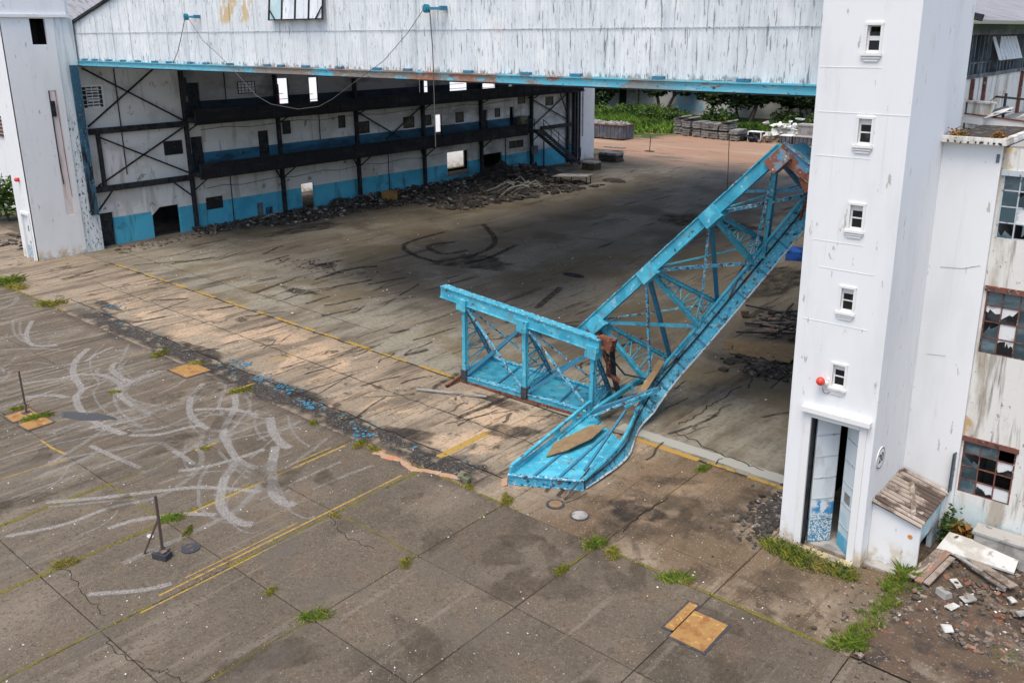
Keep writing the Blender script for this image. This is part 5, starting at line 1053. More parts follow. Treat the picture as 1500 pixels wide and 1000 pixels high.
# ------------------------------------------------------------------ yard behind, seen through the hangar
bk = thing('yard_building', (-65, 131, 0), 'long pale building beyond the trees with grid windows and a light blue patch', 'building')
put('wall', wall_y(129.0, 129.4, -102, -66, 0, 9, [(-88.2, -86.6, 0, 5.0), (-82, -80.4, 3.4, 7.6), (-80.0, -78.6, 3.4, 7.6)]), mat('grey_white_far_wall', (0.58, 0.60, 0.60), [((0.40, 0.42, 0.42), (0.2, 1, 0.3), 0.46, 0.64, {'detail': 8}), ((0.22, 0.24, 0.22), (0.8, 1, 0.5), 0.60, 0.70, {})], rough=0.9), bk)
put('blue_patch', MB().box(-76.8, -71.8, 128.96, 128.995, 0.6, 4.4), mat('light_blue_wall_paint', (0.30, 0.55, 0.75), [((0.55, 0.62, 0.66), (0.6, 1, 0.6), 0.46, 0.6, {})], rough=0.9), bk)
for (a, c) in ((-82, -80.4), (-80.0, -78.6)):
    w = put('window', MB().box(a - 0.15, c + 0.15, 128.9, 128.99, 3.2, 3.4).box(a - 0.15, c + 0.15, 128.9, 128.99, 7.6, 7.8), M['concrete'], bk)
    put('pane', MB().box(a, c, 129.2, 129.22, 3.4, 7.6), M['grey_steel'], w)
    for k in range(1, 6): put('glazing_bar', MB().box(a, c, 129.1, 129.2, 3.4 + 0.7 * k - 0.05, 3.4 + 0.7 * k + 0.05), M['mossy'], w)
    for k in range(1, 3): put('glazing_bar', MB().box(a + (c - a) * k / 3 - 0.04, a + (c - a) * k / 3 + 0.04, 129.12, 129.19, 3.4, 7.6), M['mossy'], w)
put('door', MB().box(-88.2, -86.6, 129.2, 129.25, 0, 5.0), M['steel'], bk)
yw = tag(put('boundary_wall', MB().box(-66, -10, 129.1, 129.4, 0, 4.6), bpy.data.materials['grey_white_far_wall']), 'long grey boundary wall running behind the row of trees', 'wall')
tag(put('hall', MB().hexa([(-100, 150, 0), (-20, 150, 0), (-20, 170, 0), (-100, 170, 0), (-100, 150, 9), (-20, 150, 9), (-20, 160, 13), (-100, 160, 13)]), M['white']), 'pale hall rising behind the long boundary wall of the yard', 'building')
def limb(b, p, d, L, r, rng, depth, tips):
    pts = [V(p)]
    for k in range(3):
        d = (d + V((rng.gauss(0, 0.16), rng.gauss(0, 0.16), 0.10))).normalized(); pts.append(pts[-1] + d * L / 3)
    b.tube(pts, r, 7, r * 0.6); tips.append(pts[-1])
    if depth:
        for k in range(rng.choice((2, 3))):
            dd = (d + V((rng.gauss(0, 0.55), rng.gauss(0, 0.55), rng.uniform(-0.1, 0.4)))).normalized()
            limb(b, pts[-1], dd, L * 0.75, r * 0.6, rng, depth - 1, tips)
def tree(x, y, h, cr_, m, lab, seed, low=3.2, leaves=2600, size=0.34, stems=1, group='trees along the yard wall', cat='tree', tr=0.26):
    rng = random.Random(seed); t = thing('tree', (x, y, 0), lab, cat, group); b = MB(); tips = []
    for s in range(stems):
        d = V((rng.gauss(0, 0.16), rng.gauss(0, 0.16), 1)).normalized()
        limb(b, (x + (s - (stems - 1) / 2) * 0.6, y + rng.uniform(-.2, .2), -0.1), d, h * 0.42, tr, rng, 2, tips)
    put('trunk', b, M['bark'], t, True)
    cl = [(q, rng.uniform(0.45, 0.9) * cr_ * 0.55) for q in tips if q.z > low * 0.8]
    for k in range(17): cl.append((V((x + rng.gauss(0, cr_ * 0.5), y + rng.gauss(0, cr_ * 0.4), low + rng.uniform(0.3, h - low))), rng.uniform(0.4, 0.9) * cr_ * 0.5))
    def smp():
        c, r = rng.choice(cl); v = V((rng.gauss(0, 1), rng.gauss(0, 1), rng.gauss(0, 0.75))).normalized() * r * rng.random() ** 0.4
        q = c + v; q.z = max(q.z, low - rng.random() * 0.8); return q
    put('crown', leafcloud(int(leaves * 2.4), smp, size * 1.1, rng), m, t)
    return t
tree(-90.0, 126.5, 10, 4.6, M['leaf'], 'dark multi-stemmed tree in front of the pale building, black doorway beside it', 11, 4.0, stems=3, tr=0.2)
tree(-75.2, 122.0, 9, 4.2, M['leaf'], 'broad tree with a thick forked trunk beside the light blue wall patch', 12, 4.0, stems=2, tr=0.34)
tree(-66.3, 121.5, 9, 4.0, M['leaf_olive'], 'slim forked tree standing right behind the tall pallet stacks', 13, 3.6, tr=0.30)
tree(-58.9, 119.3, 9, 4.6, M['leaf'], 'stout single trunk tree with a low dark crown in the middle of the row', 14, 3.0, 3200, tr=0.42)
tree(-56.2, 124.4, 8, 3.6, M['leaf'], 'pale thin trunked tree set back near the boundary wall', 15, 3.0, tr=0.22)
tree(-51.0, 121.3, 9, 4.4, M['leaf'], 'tree with three pale upright stems nearest the white tower', 16, 3.2, 3000, stems=3, tr=0.20)
tree(-46.0, 123.0, 9, 4.4, M['leaf'], 'last dark tree of the row, half hidden by the white tower', 17, 2.8, 2600)
tree(-82.5, 125.5, 9, 3.6, M['leaf_olive'], 'olive tree with bare lower stems before the grid windows', 18, 4.6, 1800, tr=0.18)
tree(-63.0, 124.5, 9, 4.2, M['leaf_olive'], 'olive crowned tree whose branches hang just below the header beam', 19, 3.4, 2400, tr=0.2)
tree(-93.0, 118.0, 9, 4.2, M['leaf_olive'], 'olive green tree at the left edge of the yard view by the pier', 20, 1.6, 3600, tr=0.2)
tree(-86.5, 120.5, 8, 3.6, M['leaf'], 'dark dense tree just right of the olive one by the pier', 21, 1.4, 3600, tr=0.2)
for k, (x, y) in enumerate(((-88.0, 115.0), (-84.5, 116.0))):
    tag(put('pole', MB().tube([(x, y, 0), (x, y, 4.6)], 0.06, 6), M['concrete']), ['thin pale pole before the olive tree at the yard edge', 'thin pale pole before the dark dense tree'][k], 'pole')
rng = random.Random(5)
g = blades(1, 0.1, 0.1, 1, rng)
g = MB()
for (x, y, rx, ry, h, n) in ((-79, 112, 9, 10, 1.7, 3600), (-67, 107, 8, 6, 1.2, 2200), (-60, 110, 8, 5, 1.1, 1300), (-50, 112, 12, 4, 1.5, 1800), (-70, 101.5, 6, 3, 0.6, 900), (-76, 118, 8, 4, 2.4, 1300)):
    q = blades(n, rx, ry, h, rng, 0.10, 0.9, x, y); k = len(g.v); g.v += q.v; g.f += [tuple(i + k for i in f) for f in q.f]
tag(put('tall_grass', g, M['grass']), 'tall bright green grass and weeds behind the container and pallets', 'grass', kind='stuff')
rng = random.Random(6); cl = [(V((-90 + 4.2 * k + rng.gauss(0, 1), 116.5 + rng.gauss(0, 1.5) + (4 if k > 5 else 0), 0.9)), rng.uniform(1.2, 2.0)) for k in range(13)]
def smp():
    c, r = rng.choice(cl); v = V((rng.gauss(0, 1), rng.gauss(0, 1), rng.gauss(0, 0.6))).normalized() * r * rng.random() ** 0.4
    q = c + v; q.z = abs(q.z); return q
tag(put('undergrowth', leafcloud(6500, smp, 0.26, rng), M['leaf_mid']), 'leafy undergrowth along the foot of the yard trees', 'bushes', kind='stuff')
# open container
K = thing('waste_container', (-65, 93, 0), 'long grey open-topped waste container full of pale rubble beside the white pier', 'container')
kx0, kx1, ky0, ky1 = -69.0, -62.3, 92.2, 94.6
put('body', MB().box(kx0, kx1, ky0, ky0 + 0.08, 0.25, 1.75).box(kx0, kx1, ky1 - 0.08, ky1, 0.25, 1.75).box(kx0, kx0 + 0.08, ky0 + .08, ky1 - .08, 0.25, 1.75).box(kx1 - 0.08, kx1, ky0 + .08, ky1 - .08, 0.25, 1.75).box(kx0, kx1, ky0, ky1, 0.15, 0.25), M['skip'], K)
for k in range(12): put('rib', MB().box(kx0 + 0.25 + 0.56 * k, kx0 + 0.37 + 0.56 * k, ky0 - 0.09, ky0 - 0.002, 0.25, 1.66), M['skip'], K)
for k in range(4): put('rib', MB().box(kx1 + 0.002, kx1 + 0.09, ky0 + 0.2 + 0.6 * k, ky0 + 0.3 + 0.6 * k, 0.25, 1.66), M['skip'], K)
put('rim', MB().box(kx0 - 0.1, kx1 + 0.1, ky0 - 0.1, ky0 + 0.08, 1.755, 1.87).box(kx0 - 0.1, kx1 + 0.1, ky1 - 0.08, ky1 + 0.1, 1.755, 1.87).box(kx1 - 0.08, kx1 + 0.1, ky0 + .09, ky1 - .09, 1.755, 1.87), M['rust'], K)
fill = MB(); rng = random.Random(8)
for k in range(240): fill.chunk((rng.uniform(kx0 + .2, kx1 - .2), rng.uniform(ky0 + .2, ky1 - .2), rng.uniform(1.55, 1.95)), *[rng.uniform(0.08, 0.28) for _ in range(3)], rng)
o = tag(put('rubble_load', fill, M['concrete']), 'pale broken rubble heaped inside the grey container', 'rubble', kind='stuff')
# pallets of stacked slabs
pos = [(-60.6, 103.6), (-58.8, 102.6), (-57.1, 102.4), (-55.5, 101.8), (-54.2, 101.6), (-52.8, 101.5), (-51.2, 101.0)]
labs = ['slab stack at the left end of the row, its tilted top layers pale', 'second slab stack from the left end with a leaning pale top', 'third slab stack of the row with a low broken base', 'middle slab stack of the row, split into two even halves', 'fifth slab stack of the row with flat grey top', 'sixth slab stack of the row topped by loose pale slabs', 'lowest slab stack at the right end beside the dark junk']
for i, (x, y) in enumerate(pos):
    p = thing('slab_stack', (x, y, 0), labs[i], 'slab stack', 'slab stacks at the back of the yard'); rng = random.Random(40 + i); z = 0.12
    n = 6 if i < 6 else 4
    for k in range(n):
        hh = 0.27; a = rng.uniform(-0.06, 0.06); off_ = rng.uniform(-0.05, 0.05)
        put('slab', MB().obox((x + off_, y, z + hh / 2), (0.58 * math.cos(a), 0.58 * math.sin(a), 0), (-1.2 * math.sin(a), 1.2 * math.cos(a), 0), (0, 0, hh / 2 - 0.025)), M['stack'], p); z += hh + (0.18 if k == n // 2 - 1 else 0)
    for e in (-1, 1): put('bearer', MB().box(x + 0.4 * e - 0.08, x + 0.4 * e + 0.08, y - 1.2, y + 1.2, 0, 0.115), M['wood'], p)
    if i in (0, 1, 5):
        for k in range(2): put('slab', MB().obox((x + 0.25 * k - 0.1, y, z + 0.18 + 0.1 * k), (0.55, 0, 0.16), (0, 1.2, 0), (-0.02, 0, 0.07)), M['concrete'], p)
rng = random.Random(9)
def junk(name, x, y, lab, cat, m, n=26, r=0.8, s=(0.1, 0.4), zmax=0.9):
    b = MB()
    for k in range(n): b.chunk((x + rng.uniform(-r, r), y + rng.uniform(-r, r), rng.uniform(0.1, zmax)), *[rng.uniform(*s) for _ in range(3)], rng)
    return tag(put(name, b, m), lab, cat)
junk('junk_heap', -49.6, 101.6, 'heap of black junk right of the slab stacks', 'junk', M['steel'], 30, 1.1)
junk('junk_heap', -47.2, 101.6, 'low heap of dark scraps before the pale crumpled cover', 'junk', M['rubble'], 30, 1.3, (0.08, 0.25), 0.5)
tag(put('white_board', MB().box(-49.9, -48.1, 101.0, 102.0, 1.15, 1.22).box(-49.9, -49.8, 101.0, 101.1, 0, 1.15).box(-48.2, -48.1, 101.0, 101.1, 0, 1.15), M['trim']), 'white board laid on the black junk heap', 'board')
hp = MB()
for k in range(34): hp.chunk((-47.8 + rng.gauss(0, 0.8), 106.5 + rng.gauss(0, 0.5), 1.45 + rng.gauss(0, 0.4)), rng.uniform(0.3, 0.8), rng.uniform(0.2, 0.5), rng.uniform(0.08, 0.25), rng, 0.6)
for k in range(10): hp.chunk((-47.8 + rng.gauss(0, 1.3), 106.3 + rng.gauss(0, 0.6), rng.uniform(0.2, 0.9)), 0.5, 0.4, 0.3, rng)
tag(put('crumpled_cover', hp, M['trim']), 'large crumpled off-white cover heaped against the undergrowth', 'tarpaulin')
for i, (x, lab) in enumerate(((-44.9, 'dark crate nearest the crumpled cover under a pale lid'), (-43.2, 'middle dark crate of the three under the grey block'), (-41.7, 'dark crate touching the edge of the white tower'))):
    p = thing('crate', (x, 101.6, 0), lab, 'crate', 'dark crates in the yard'); put('body', MB().box(x - 0.72, x + 0.72, 100.9, 102.1, 0, 0.95), M['skip'], p)
    put('lid', MB().box(x - 0.76, x + 0.76, 100.85, 102.15, 0.955, 1.05), M['trim'] if i == 0 else M['concrete'], p)
    for e in (-0.5, 0, 0.5): put('batten', MB().box(x + e - 0.04, x + e + 0.04, 100.86, 100.897, 0.05, 0.9), M['steel'], p)
tag(put('concrete_block', MB().box(-44.6, -41.9, 103.5, 105.0, 0, 2.0).box(-44.7, -41.8, 103.4, 105.1, 2.005, 2.2), M['concrete']), 'grey flat-topped block standing behind the dark crates', 'block')
# props on the hangar floor towards the far end
def stack(x, y, n, w, d, h, lab):
    p = thing('slab_pile', (x, y, 0), lab, 'slab pile')
    for k in range(n): put('slab', MB().obox((x + rng.uniform(-.05, .05), y + rng.uniform(-.05, .05), h * (k + 0.5)), (w / 2, 0, 0), (0, d / 2, 0), (0, 0, h / 2 - 0.012)), M['rubble_dark'] if k < n - 1 else M['concrete'], p)
stack(-51.2, 70.4, 5, 1.5, 1.2, 0.17, 'pile of dark flat slabs on the hangar floor near the stair foot')
stack(-53.0, 76.4, 4, 2.2, 1.4, 0.24, 'squat dark block pile just outside the hangar by the white pier')
Tb = thing('table', (-47.2, 62.3, 0), 'low grey table with thin dark legs on the far hangar floor', 'table')
put('tabletop', MB().hexa([(-48.5, 60.9, .72), (-46.0, 62.7, .72), (-46.3, 63.9, .72), (-48.8, 62.4, .72), (-48.5, 60.9, .80), (-46.0, 62.7, .80), (-46.3, 63.9, .80), (-48.8, 62.4, .80)]), M['concrete'], Tb)
for (x, y) in ((-48.4, 61.1), (-46.15, 62.75), (-46.4, 63.7), (-48.65, 62.25), (-47.2, 61.95)): put('leg', MB().bar((x, y, 0), (x, y, 0.715), 0.07), M['steel'], Tb)
tag(put('rag_heap', MB().ball((-45.3, 65.8, 0), 1.0, 10, 6, (1.3, 0.7, 0.30)), M['rubble_dark']), 'flat dark heap on the floor behind the low table', 'heap')
tag(put('black_rag', MB().ball((-28.7, 37.9, 0), 0.7, 9, 6, (1.1, 0.5, 0.10)), M['soot']), 'small black rag lying alone on the open hangar floor', 'rag')
tag(put('steel_rod', MB().tube([(-34.2, 66.2, 0), (-34.3, 66.2, 5.0)], 0.03, 5), M['rust']), 'thin rusty rod standing upright on the far hangar floor', 'rod')
pp = thing('post', (-54.1, 85.5, 0), 'short rusty post on a flat base in the red yard', 'post'); put('pole', MB().tube([(-54.1, 85.5, 0.06), (-54.0, 85.5, 1.7)], 0.05, 6), M['rust'], pp); put('base', MB().box(-54.6, -53.6, 85.2, 85.8, 0, 0.06), M['steel'], pp)
tag(put('flat_board', MB().box(-60.5, -57.9, 85.6, 86.4, 0.0, 0.10), M['wood']), 'grey board lying flat in the red yard', 'board')
# dark earth mounds and debris along the left wall
def mound(x, y, r, h, lab, m):
    b = MB(); n = 26; rings = 9; b.v.append((x, y, h * 1.0))
    for i in range(1, rings + 1):
        for j in range(n):
            a = 2 * math.pi * j / n; t = i / rings; rr = r * t
            px, py = x + rr * math.cos(a), y + rr * math.sin(a)
            b.v.append((max(px, XW + 0.4), py, max(-0.03, h * (1 - t) ** 0.8 * (0.75 + 0.55 * mnoise.fractal(V((px * 0.9, py * 0.9, h)), 0.8, 2.0, 4)) + 0.10 * mnoise.noise(V((px * 3, py * 3, h))) * (1 - t) - 0.03)))
    for j in range(n): b.f.append((0, 1 + j, 1 + (j + 1) % n))
    for i in range(rings - 1):
        for j in range(n): k = 1 + i * n; b.f.append((k + j, k + n + j, k + n + (j + 1) % n, k + (j + 1) % n))
    return tag(put('earth_mound', b, m), lab, 'mound')
mound(-54.0, 60.6, 3.8, 1.7, 'large black earth mound before the wide dark doorway', M['soot'])
mound(-53.8, 65.0, 2.6, 1.2, 'smaller black earth mound beside the foot of the stair', M['soot'])
def scatter(name, n, smp, s, rng, m, lab, cat='rubble', flat=0.5, zs=None):
    b = MB()
    for k in range(n):
        x, y, z = smp(); a = rng.uniform(*s); b.chunk((x, y, z + a * 0.2), a, a * rng.uniform(0.35, 0.9), a * rng.uniform(0.15, flat), rng)
    return tag(put(name, b, m), lab, cat, kind='stuff')
rng = random.Random(21)
def along():
    y = rng.uniform(30.5, 62); w = 1.2 + 4.2 * math.exp(-((y - 52) / 10) ** 2) + 2.0 * math.exp(-((y - 38) / 4) ** 2)
    t = rng.random() ** 1.6; x = XW + 0.5 + w * t; h = (0.5 if y > 42 else 0.25) * (1 - t)
    return x, y, h * rng.random()
scatter('debris_drift', 2600, along, (0.04, 0.22), rng, M['rubble_dark'], 'dark debris drifted along the foot of the left interior wall')
scatter('rubble_drift', 420, along, (0.03, 0.16), rng, M['concrete'], 'paler broken bricks and plaster in the drift along the left wall')
for k in range(18):
    x, y, z = along(); a = rng.uniform(0, 3.14); L_ = rng.uniform(0.5, 1.7); t = rng.uniform(-0.15, 0.35)
    d = V((math.cos(a), math.sin(a), t)) * L_
    tag(put('broken_plank', MB().bar(V((x, y, 0.1 + z)) - d / 2 + V((0, 0, abs(d.z) / 2)), V((x, y, 0.1 + z)) + d / 2 + V((0, 0, abs(d.z) / 2)), rng.uniform(0.08, 0.2), 0.035), M['wood'] if k % 3 else M['rubble_dark']),
        'broken plank half buried in the debris drift along the left interior wall', 'plank', 'planks in the debris drift')
cs = thing('crumpled_sheeting', (-47.6, 56, 0), 'pale torn sheeting curling out of the debris heap on the far floor', 'sheeting')
for k in range(9):
    x, y = -49.2 + 0.34 * k, 54.6 + rng.uniform(-0.6, 1.6); pts = [(x - 1.2 + rng.uniform(-.3, .3), y - 0.8, 0.08), (x - 0.4, y - 0.2, 0.5 + rng.random() * 0.3), (x + 0.4, y + 0.3, 0.9 + rng.random() * 0.6), (x + 1.0, y + 0.4, rng.uniform(0.6, 1.1))]
    put('strip', MB().tube(pts, rng.uniform(0.05, 0.10), 5), M['stack'], cs)
tag(put('cardboard_box', MB().box(-54.4, -53.5, 46.2, 47.1, 0, 0.8), M['orange_steel']), 'ochre box standing in the debris drift by the third gallery column', 'box')
def onm():
    a, r = rng.uniform(0, 6.28), math.sqrt(rng.random()) * 3.6; y = 61.5 + r * math.sin(a) * 1.5; x = max(XW + 0.5, -53.4 + r * math.cos(a)); return x, y, 1.5 * max(0, 1 - r / 3.4) * rng.random()
scatter('charred_scraps', 900, onm, (0.05, 0.40), rng, M['rubble_dark'], 'charred scraps and boards strewn over the black mounds', flat=0.25)
scatter('pale_scraps', 45, lambda: (rng.uniform(-54.5, -46), rng.uniform(47, 64), 0.25 * rng.random()), (0.08, 0.32), rng, M['stack'], 'pale torn scraps among the dark litter of the far floor', flat=0.2)
def farm():
    y = rng.uniform(47, 64); x = rng.uniform(-54, -45.5) + (y - 55) * 0.12; return x, y, 0.0
scatter('floor_litter', 520, farm, (0.05, 0.45), rng, M['rubble_dark'], 'dark litter spread on the far hangar floor', flat=0.25)
def flit(): return rng.uniform(-52, -12), rng.uniform(23.5, 44), 0.0
scatter('floor_crumbs', 200, flit, (0.012, 0.045), rng, M['chips'], 'small pale crumbs scattered over the hangar floor', flat=0.4)
def slit(): return -41.5 + rng.gauss(0, 1.6), 30.0 + rng.gauss(0, 0.7), 0.0
scatter('brick_crumbs', 110, slit, (0.03, 0.11), rng, M['rubble'], 'small patch of broken brick on the near hangar floor')
def wl_(): return rng.uniform(-55.4, -53.4), rng.uniform(24.3, 31), 0.0
scatter('wall_foot_rubble', 130, wl_, (0.03, 0.14), rng, M['rubble'], 'broken tiles along the foot of the first blue wall bay')
# tangle on the right of the hangar floor
for k in range(22):
    a = rng.uniform(-0.5, 0.9) if k % 3 else rng.uniform(1.4, 2.4); L_ = rng.uniform(1.4, 4.6); x, y = -15.3 + rng.gauss(0, 1.2), 37.4 + rng.gauss(0, 1.1)
    d = V((math.cos(a), math.sin(a), rng.uniform(-0.05, 0.16))) * L_ / 2
    tag(put('broken_batten', MB().bar(V((x, y, 0.15 + abs(d.z))) - d, V((x, y, 0.15 + abs(d.z))) + d, 0.09, 0.06), (M['rubble_dark'], M['steel'], M['wood'])[k % 3]),
        'dark batten in the tangle of broken timber behind the raised truss', 'batten', 'battens in the tangle')
scatter('tangle_crumbs', 160, lambda: (-15.2 + rng.gauss(0, 1.2), 37.4 + rng.gauss(0, 1.0), 0.05), (0.05, 0.22), rng, M['rubble'], 'pale crumbs among the tangle of broken timber')
for k, (x, y, w, d_, a, lab) in enumerate(((-15.2, 33.4, 1.6, 0.5, 0.35, 'tan board at the back of the three boards by the tower'), (-14.8, 32.5, 1.3, 0.35, 0.1, 'tan board nearest the door among the boards by the tower'), (-14.0, 33.0, 1.2, 0.6, 0.7, 'tan board touching the tower edge among the three boards'))):
    tag(put('flat_board', MB().obox((x, y, 0.12 + 0.05 * k), (w * math.cos(a), w * math.sin(a), 0.05), (-d_ * math.sin(a), d_ * math.cos(a), 0.05), (0, 0, 0.02)), M['ply']), lab, 'board')
scatter('board_scraps', 120, lambda: (-14.3 + rng.gauss(0, 0.8), 31.6 + rng.gauss(0, 0.6), 0.03), (0.04, 0.25), rng, M['rubble_dark'], 'dark scraps below the tan boards near the tower')
tag(put('blue_sheet', MB().obox((-20.2, 49.0, 0.35), (0.8, 0.3, 0), (0, 0.3, 0.1), (0, 0, 0.3)), M['blue_tarp']), 'deep blue folded plastic on the dark floor beside the tower edge', 'tarpaulin')
scatter('tower_foot_rubble', 700, lambda: (-8.6 - abs(rng.gauss(0, 0.45)), 21.5 + rng.gauss(0, 0.8), 0.0), (0.02, 0.10), rng, M['rubble_dark'], 'dark rubble heaped against the left side of the white tower')
scatter('tower_foot_chips', 26, lambda: (-9.0 - abs(rng.gauss(0, 0.4)), 21.4 + rng.gauss(0, 0.8), 0.08), (0.015, 0.05), rng, M['concrete'], 'pale chips on the dark rubble beside the tower', flat=0.3)

# ------------------------------------------------------------------ on the apron
P1 = thing('post', (-20.2, 9.2, 0), 'brown steel post on a square foot with one slanting stay', 'post')
put('pole', MB().bar((-20.2, 9.2, 0.18), (-20.45, 9.32, 1.62), 0.06, 0.06), M['post'], P1)
put('stay', MB().bar((-20.72, 8.95, 0.0), (-20.36, 9.28, 1.02), 0.045, 0.045), M['post'], P1)
put('foot', MB().obox((-20.17, 9.16, 0.09), (0.20, 0.08, 0), (-0.05, 0.12, 0), (0, 0, 0.075)), M['iron'], P1)
put('foot_cap', MB().obox((-20.19, 9.2, 0.20), (0.14, 0.05, 0), (-0.05, 0.12, 0), (0, 0, 0.018)), M['post'], P1)
P2 = thing('post', (-32.6, 10.65, 0), 'thin grey pole standing between two orange cover plates', 'post')
put('pole', MB().tube([(-32.55, 10.65, 0), (-32.75, 10.7, 1.55)], 0.035, 6), M['post'], P2); put('foot', MB().box(-32.7, -32.4, 10.5, 10.8, 0, 0.04), M['iron'], P2)
def cover(x, y, w, d, a, lab, m):
    c = thing('cover_plate', (x, y, 0), lab, 'cover plate', 'orange cover plates'); ca, sa = math.cos(a), math.sin(a)
    put('plate', MB().obox((x, y, 0.022), (w / 2 * ca, w / 2 * sa, 0), (-d / 2 * sa, d / 2 * ca, 0), (0, 0, 0.012)), m, c)
    put('rim', MB().obox((x, y, 0.010), ((w / 2 + .06) * ca, (w / 2 + .06) * sa, 0), (-(d / 2 + .06) * sa, (d / 2 + .06) * ca, 0), (0, 0, 0.006)), M['iron'], c)
cover(-31.9, 16.6, 1.35, 1.05, 0.0, 'orange rusty cover plate out on the left part of the apron', M['orange_steel'])
cover(-32.45, 10.45, 0.75, 0.85, 0.0, 'dull orange cover plate under the thin pole', M['orange_steel'])
cover(-31.35, 10.5, 0.75, 0.85, 0.05, 'dull orange cover plate right of the thin pole and its weeds', M['orange_steel'])
cover(-8.05, 15.45, 0.85, 1.15, 0.02, 'large ochre cover plate at the bottom right, the joint runs past it', M['orange_steel'])
cover(-8.62, 15.65, 0.22, 1.15, 0.02, 'narrow ochre strip plate beside the large ochre cover', M['orange_steel'])
tag(put('manhole_cover', MB().tube([(-20.0, 9.85, 0.003), (-20.0, 9.85, 0.03)], 0.24, 24).tube([(-20.0, 9.85, 0.031), (-20.0, 9.85, 0.036)], 0.17, 20), M['iron']), 'round dark manhole cover beside the brown post', 'manhole cover')
for k, (x, y, lab) in enumerate(((-14.0, 17.75, 'round ochre manhole cover nearest the end of the fallen truss'), (-13.1, 17.7, 'round grey manhole cover right of the ochre one'))):
    mh = thing('manhole_cover', (x, y, 0), lab, 'manhole cover', 'manhole covers by the truss')
    put('ring', MB().tube([(x, y, 0.003), (x, y, 0.022)], 0.27, 24), M['iron'], mh); put('lid', MB().tube([(x, y, 0.0225), (x, y, 0.034)], 0.19 if k == 0 else 0.23, 22), M['ply'] if k == 0 else M['concrete'], mh)
tag(put('puddle', MB().quad(*[(-30.6 + 1.0 * math.cos(a) * (1 + 0.15 * math.sin(3 * a)), 11.9 + 0.34 * math.sin(a) + 0.5 * math.cos(a), 0.0275) for a in [i * 0.2618 for i in range(24)]]), M['puddle']), 'long dark puddle behind the thin pole', 'puddle')
bpy.data.objects['puddle'].location.z = -0.018
rp = [V((-20.55, 16.72, 0)), V((-20.0, 16.66, 0)), V((-19.4, 16.76, 0)), V((-18.75, 16.62, 0)), V((-18.2, 16.86, 0)), V((-17.7, 16.98, 0)), V((-17.1, 17.16, 0))]
b = MB(); rng = random.Random(31); nn_ = 60; prof = ((-1, 0.0), (-0.6, 0.5), (-0.2, 0.95), (0.2, 1.0), (0.6, 0.55), (1, 0.0))
for i in range(nn_ + 1):
    u = 6 * i / nn_; k = min(int(u), 5); f = u - k
    p0, p1, p2, p3 = rp[max(k - 1, 0)], rp[k], rp[k + 1], rp[min(k + 2, 6)]
    p = 0.5 * ((2 * p1) + (p2 - p0) * f + (2 * p0 - 5 * p1 + 4 * p2 - p3) * f * f + (3 * p1 - p0 - 3 * p2 + p3) * f ** 3)
    wv = 0.13 * (1 + 0.7 * mnoise.noise(V((u * 2.3, 0, 0)))) * (1.3 if u < 1.5 else 0.9); hv = 0.05 * (1 + 0.8 * mnoise.noise(V((u * 3.1, 5, 0)))) * min(1, i / 4, (nn_ - i) / 4 + 0.2)
    for a, h in prof: b.v.append((p.x + a * wv * 0.3, p.y + a * wv, 0.004 + h * hv + 0.012 * h * mnoise.noise(V((p.x * 9, a * 3, 2)))))
for i in range(nn_):
    for k in range(5): q = i * 6 + k; b.f.append((q, q + 6, q + 7, q + 1))
for k in range(60):
    p = rp[0].lerp(rp[6], rng.random()); q = min(rp, key=lambda r: (r - p).length); b.chunk((p.x + rng.gauss(0, 0.08), q.y + rng.gauss(0, 0.14), 0.02), rng.uniform(0.012, 0.04), rng.uniform(0.01, 0.03), 0.012, rng, 0.5)
tag(put('mortar_ridge', b, M['orange_ridge']), 'wavy ridge of orange mortar and grit on the apron by the dark strip', 'ridge')
bb = MB(); 
for k in range(5): bb.chunk((-16.95 + rng.uniform(-.12, .12), 17.12 + rng.uniform(-.1, .1), 0.10 + 0.03 * k), 0.17, 0.13, 0.09, rng, 0.5)
tag(put('mossy_block', bb, M['mossy']), 'mossy broken concrete block at the right end of the orange ridge', 'block')
tag(put('orange_scrap', MB().chunk((-15.95, 17.75, 0.04), 0.2, 0.12, 0.03, rng), M['orange_ridge']), 'small orange scrap under the corner of the truss end', 'scrap')
tag(put('pale_bar', MB().bar((-23.25, 20.95, 0.09), (-20.7, 22.1, 0.10), 0.07, 0.05), M['concrete']), 'long pale metal bar lying in front of the left half of the truss', 'bar')
tag(put('short_bar', MB().bar((-21.7, 21.75, 0.05), (-20.95, 21.3, 0.03), 0.10, 0.05), M['wood']), 'short grey bar under the long pale bar', 'bar')
tag(put('short_bar', MB().bar((-22.0, 21.7, 0.03), (-21.5, 21.3, 0.03), 0.08, 0.05), M['wood']), 'second short grey bar left of the first under the long pale bar', 'bar')
tag(put('rusty_angle', MB().bar((-22.6, 21.9, 0.06), (-22.7, 23.3, 0.25), 0.09, 0.09), M['rust']), 'short rusty angle iron at the left foot of the truss', 'bar')
tag(put('pale_stone', MB().ball((-21.35, 9.45, 0.03), 0.11, 9, 6, (1.2, 0.8, 0.3)), M['dusty_white']), 'single pale flat stone on the yellow joint left of the brown post', 'stone')
for k, (x, y) in enumerate(((-42.9, 18.8), (-31.0, 18.35), (-28.9, 17.9), (-27.2, 18.0), (-25.3, 17.6), (-21.9, 17.2))):
    b = MB()
    for q in range(26): b.chunk((x + rng.gauss(0, 0.35), y + rng.gauss(0, 0.18), 0.02), rng.uniform(0.03, 0.10), rng.uniform(0.02, 0.06), 0.008, rng, 0.5, True)
    tag(put('blue_paint_scraps', b, M['truss_shade']), 'blue paint scraps shed on the dark strip before the doorway', 'scraps', 'blue paint scraps on the dark strip', kind='stuff')
rng = random.Random(77)
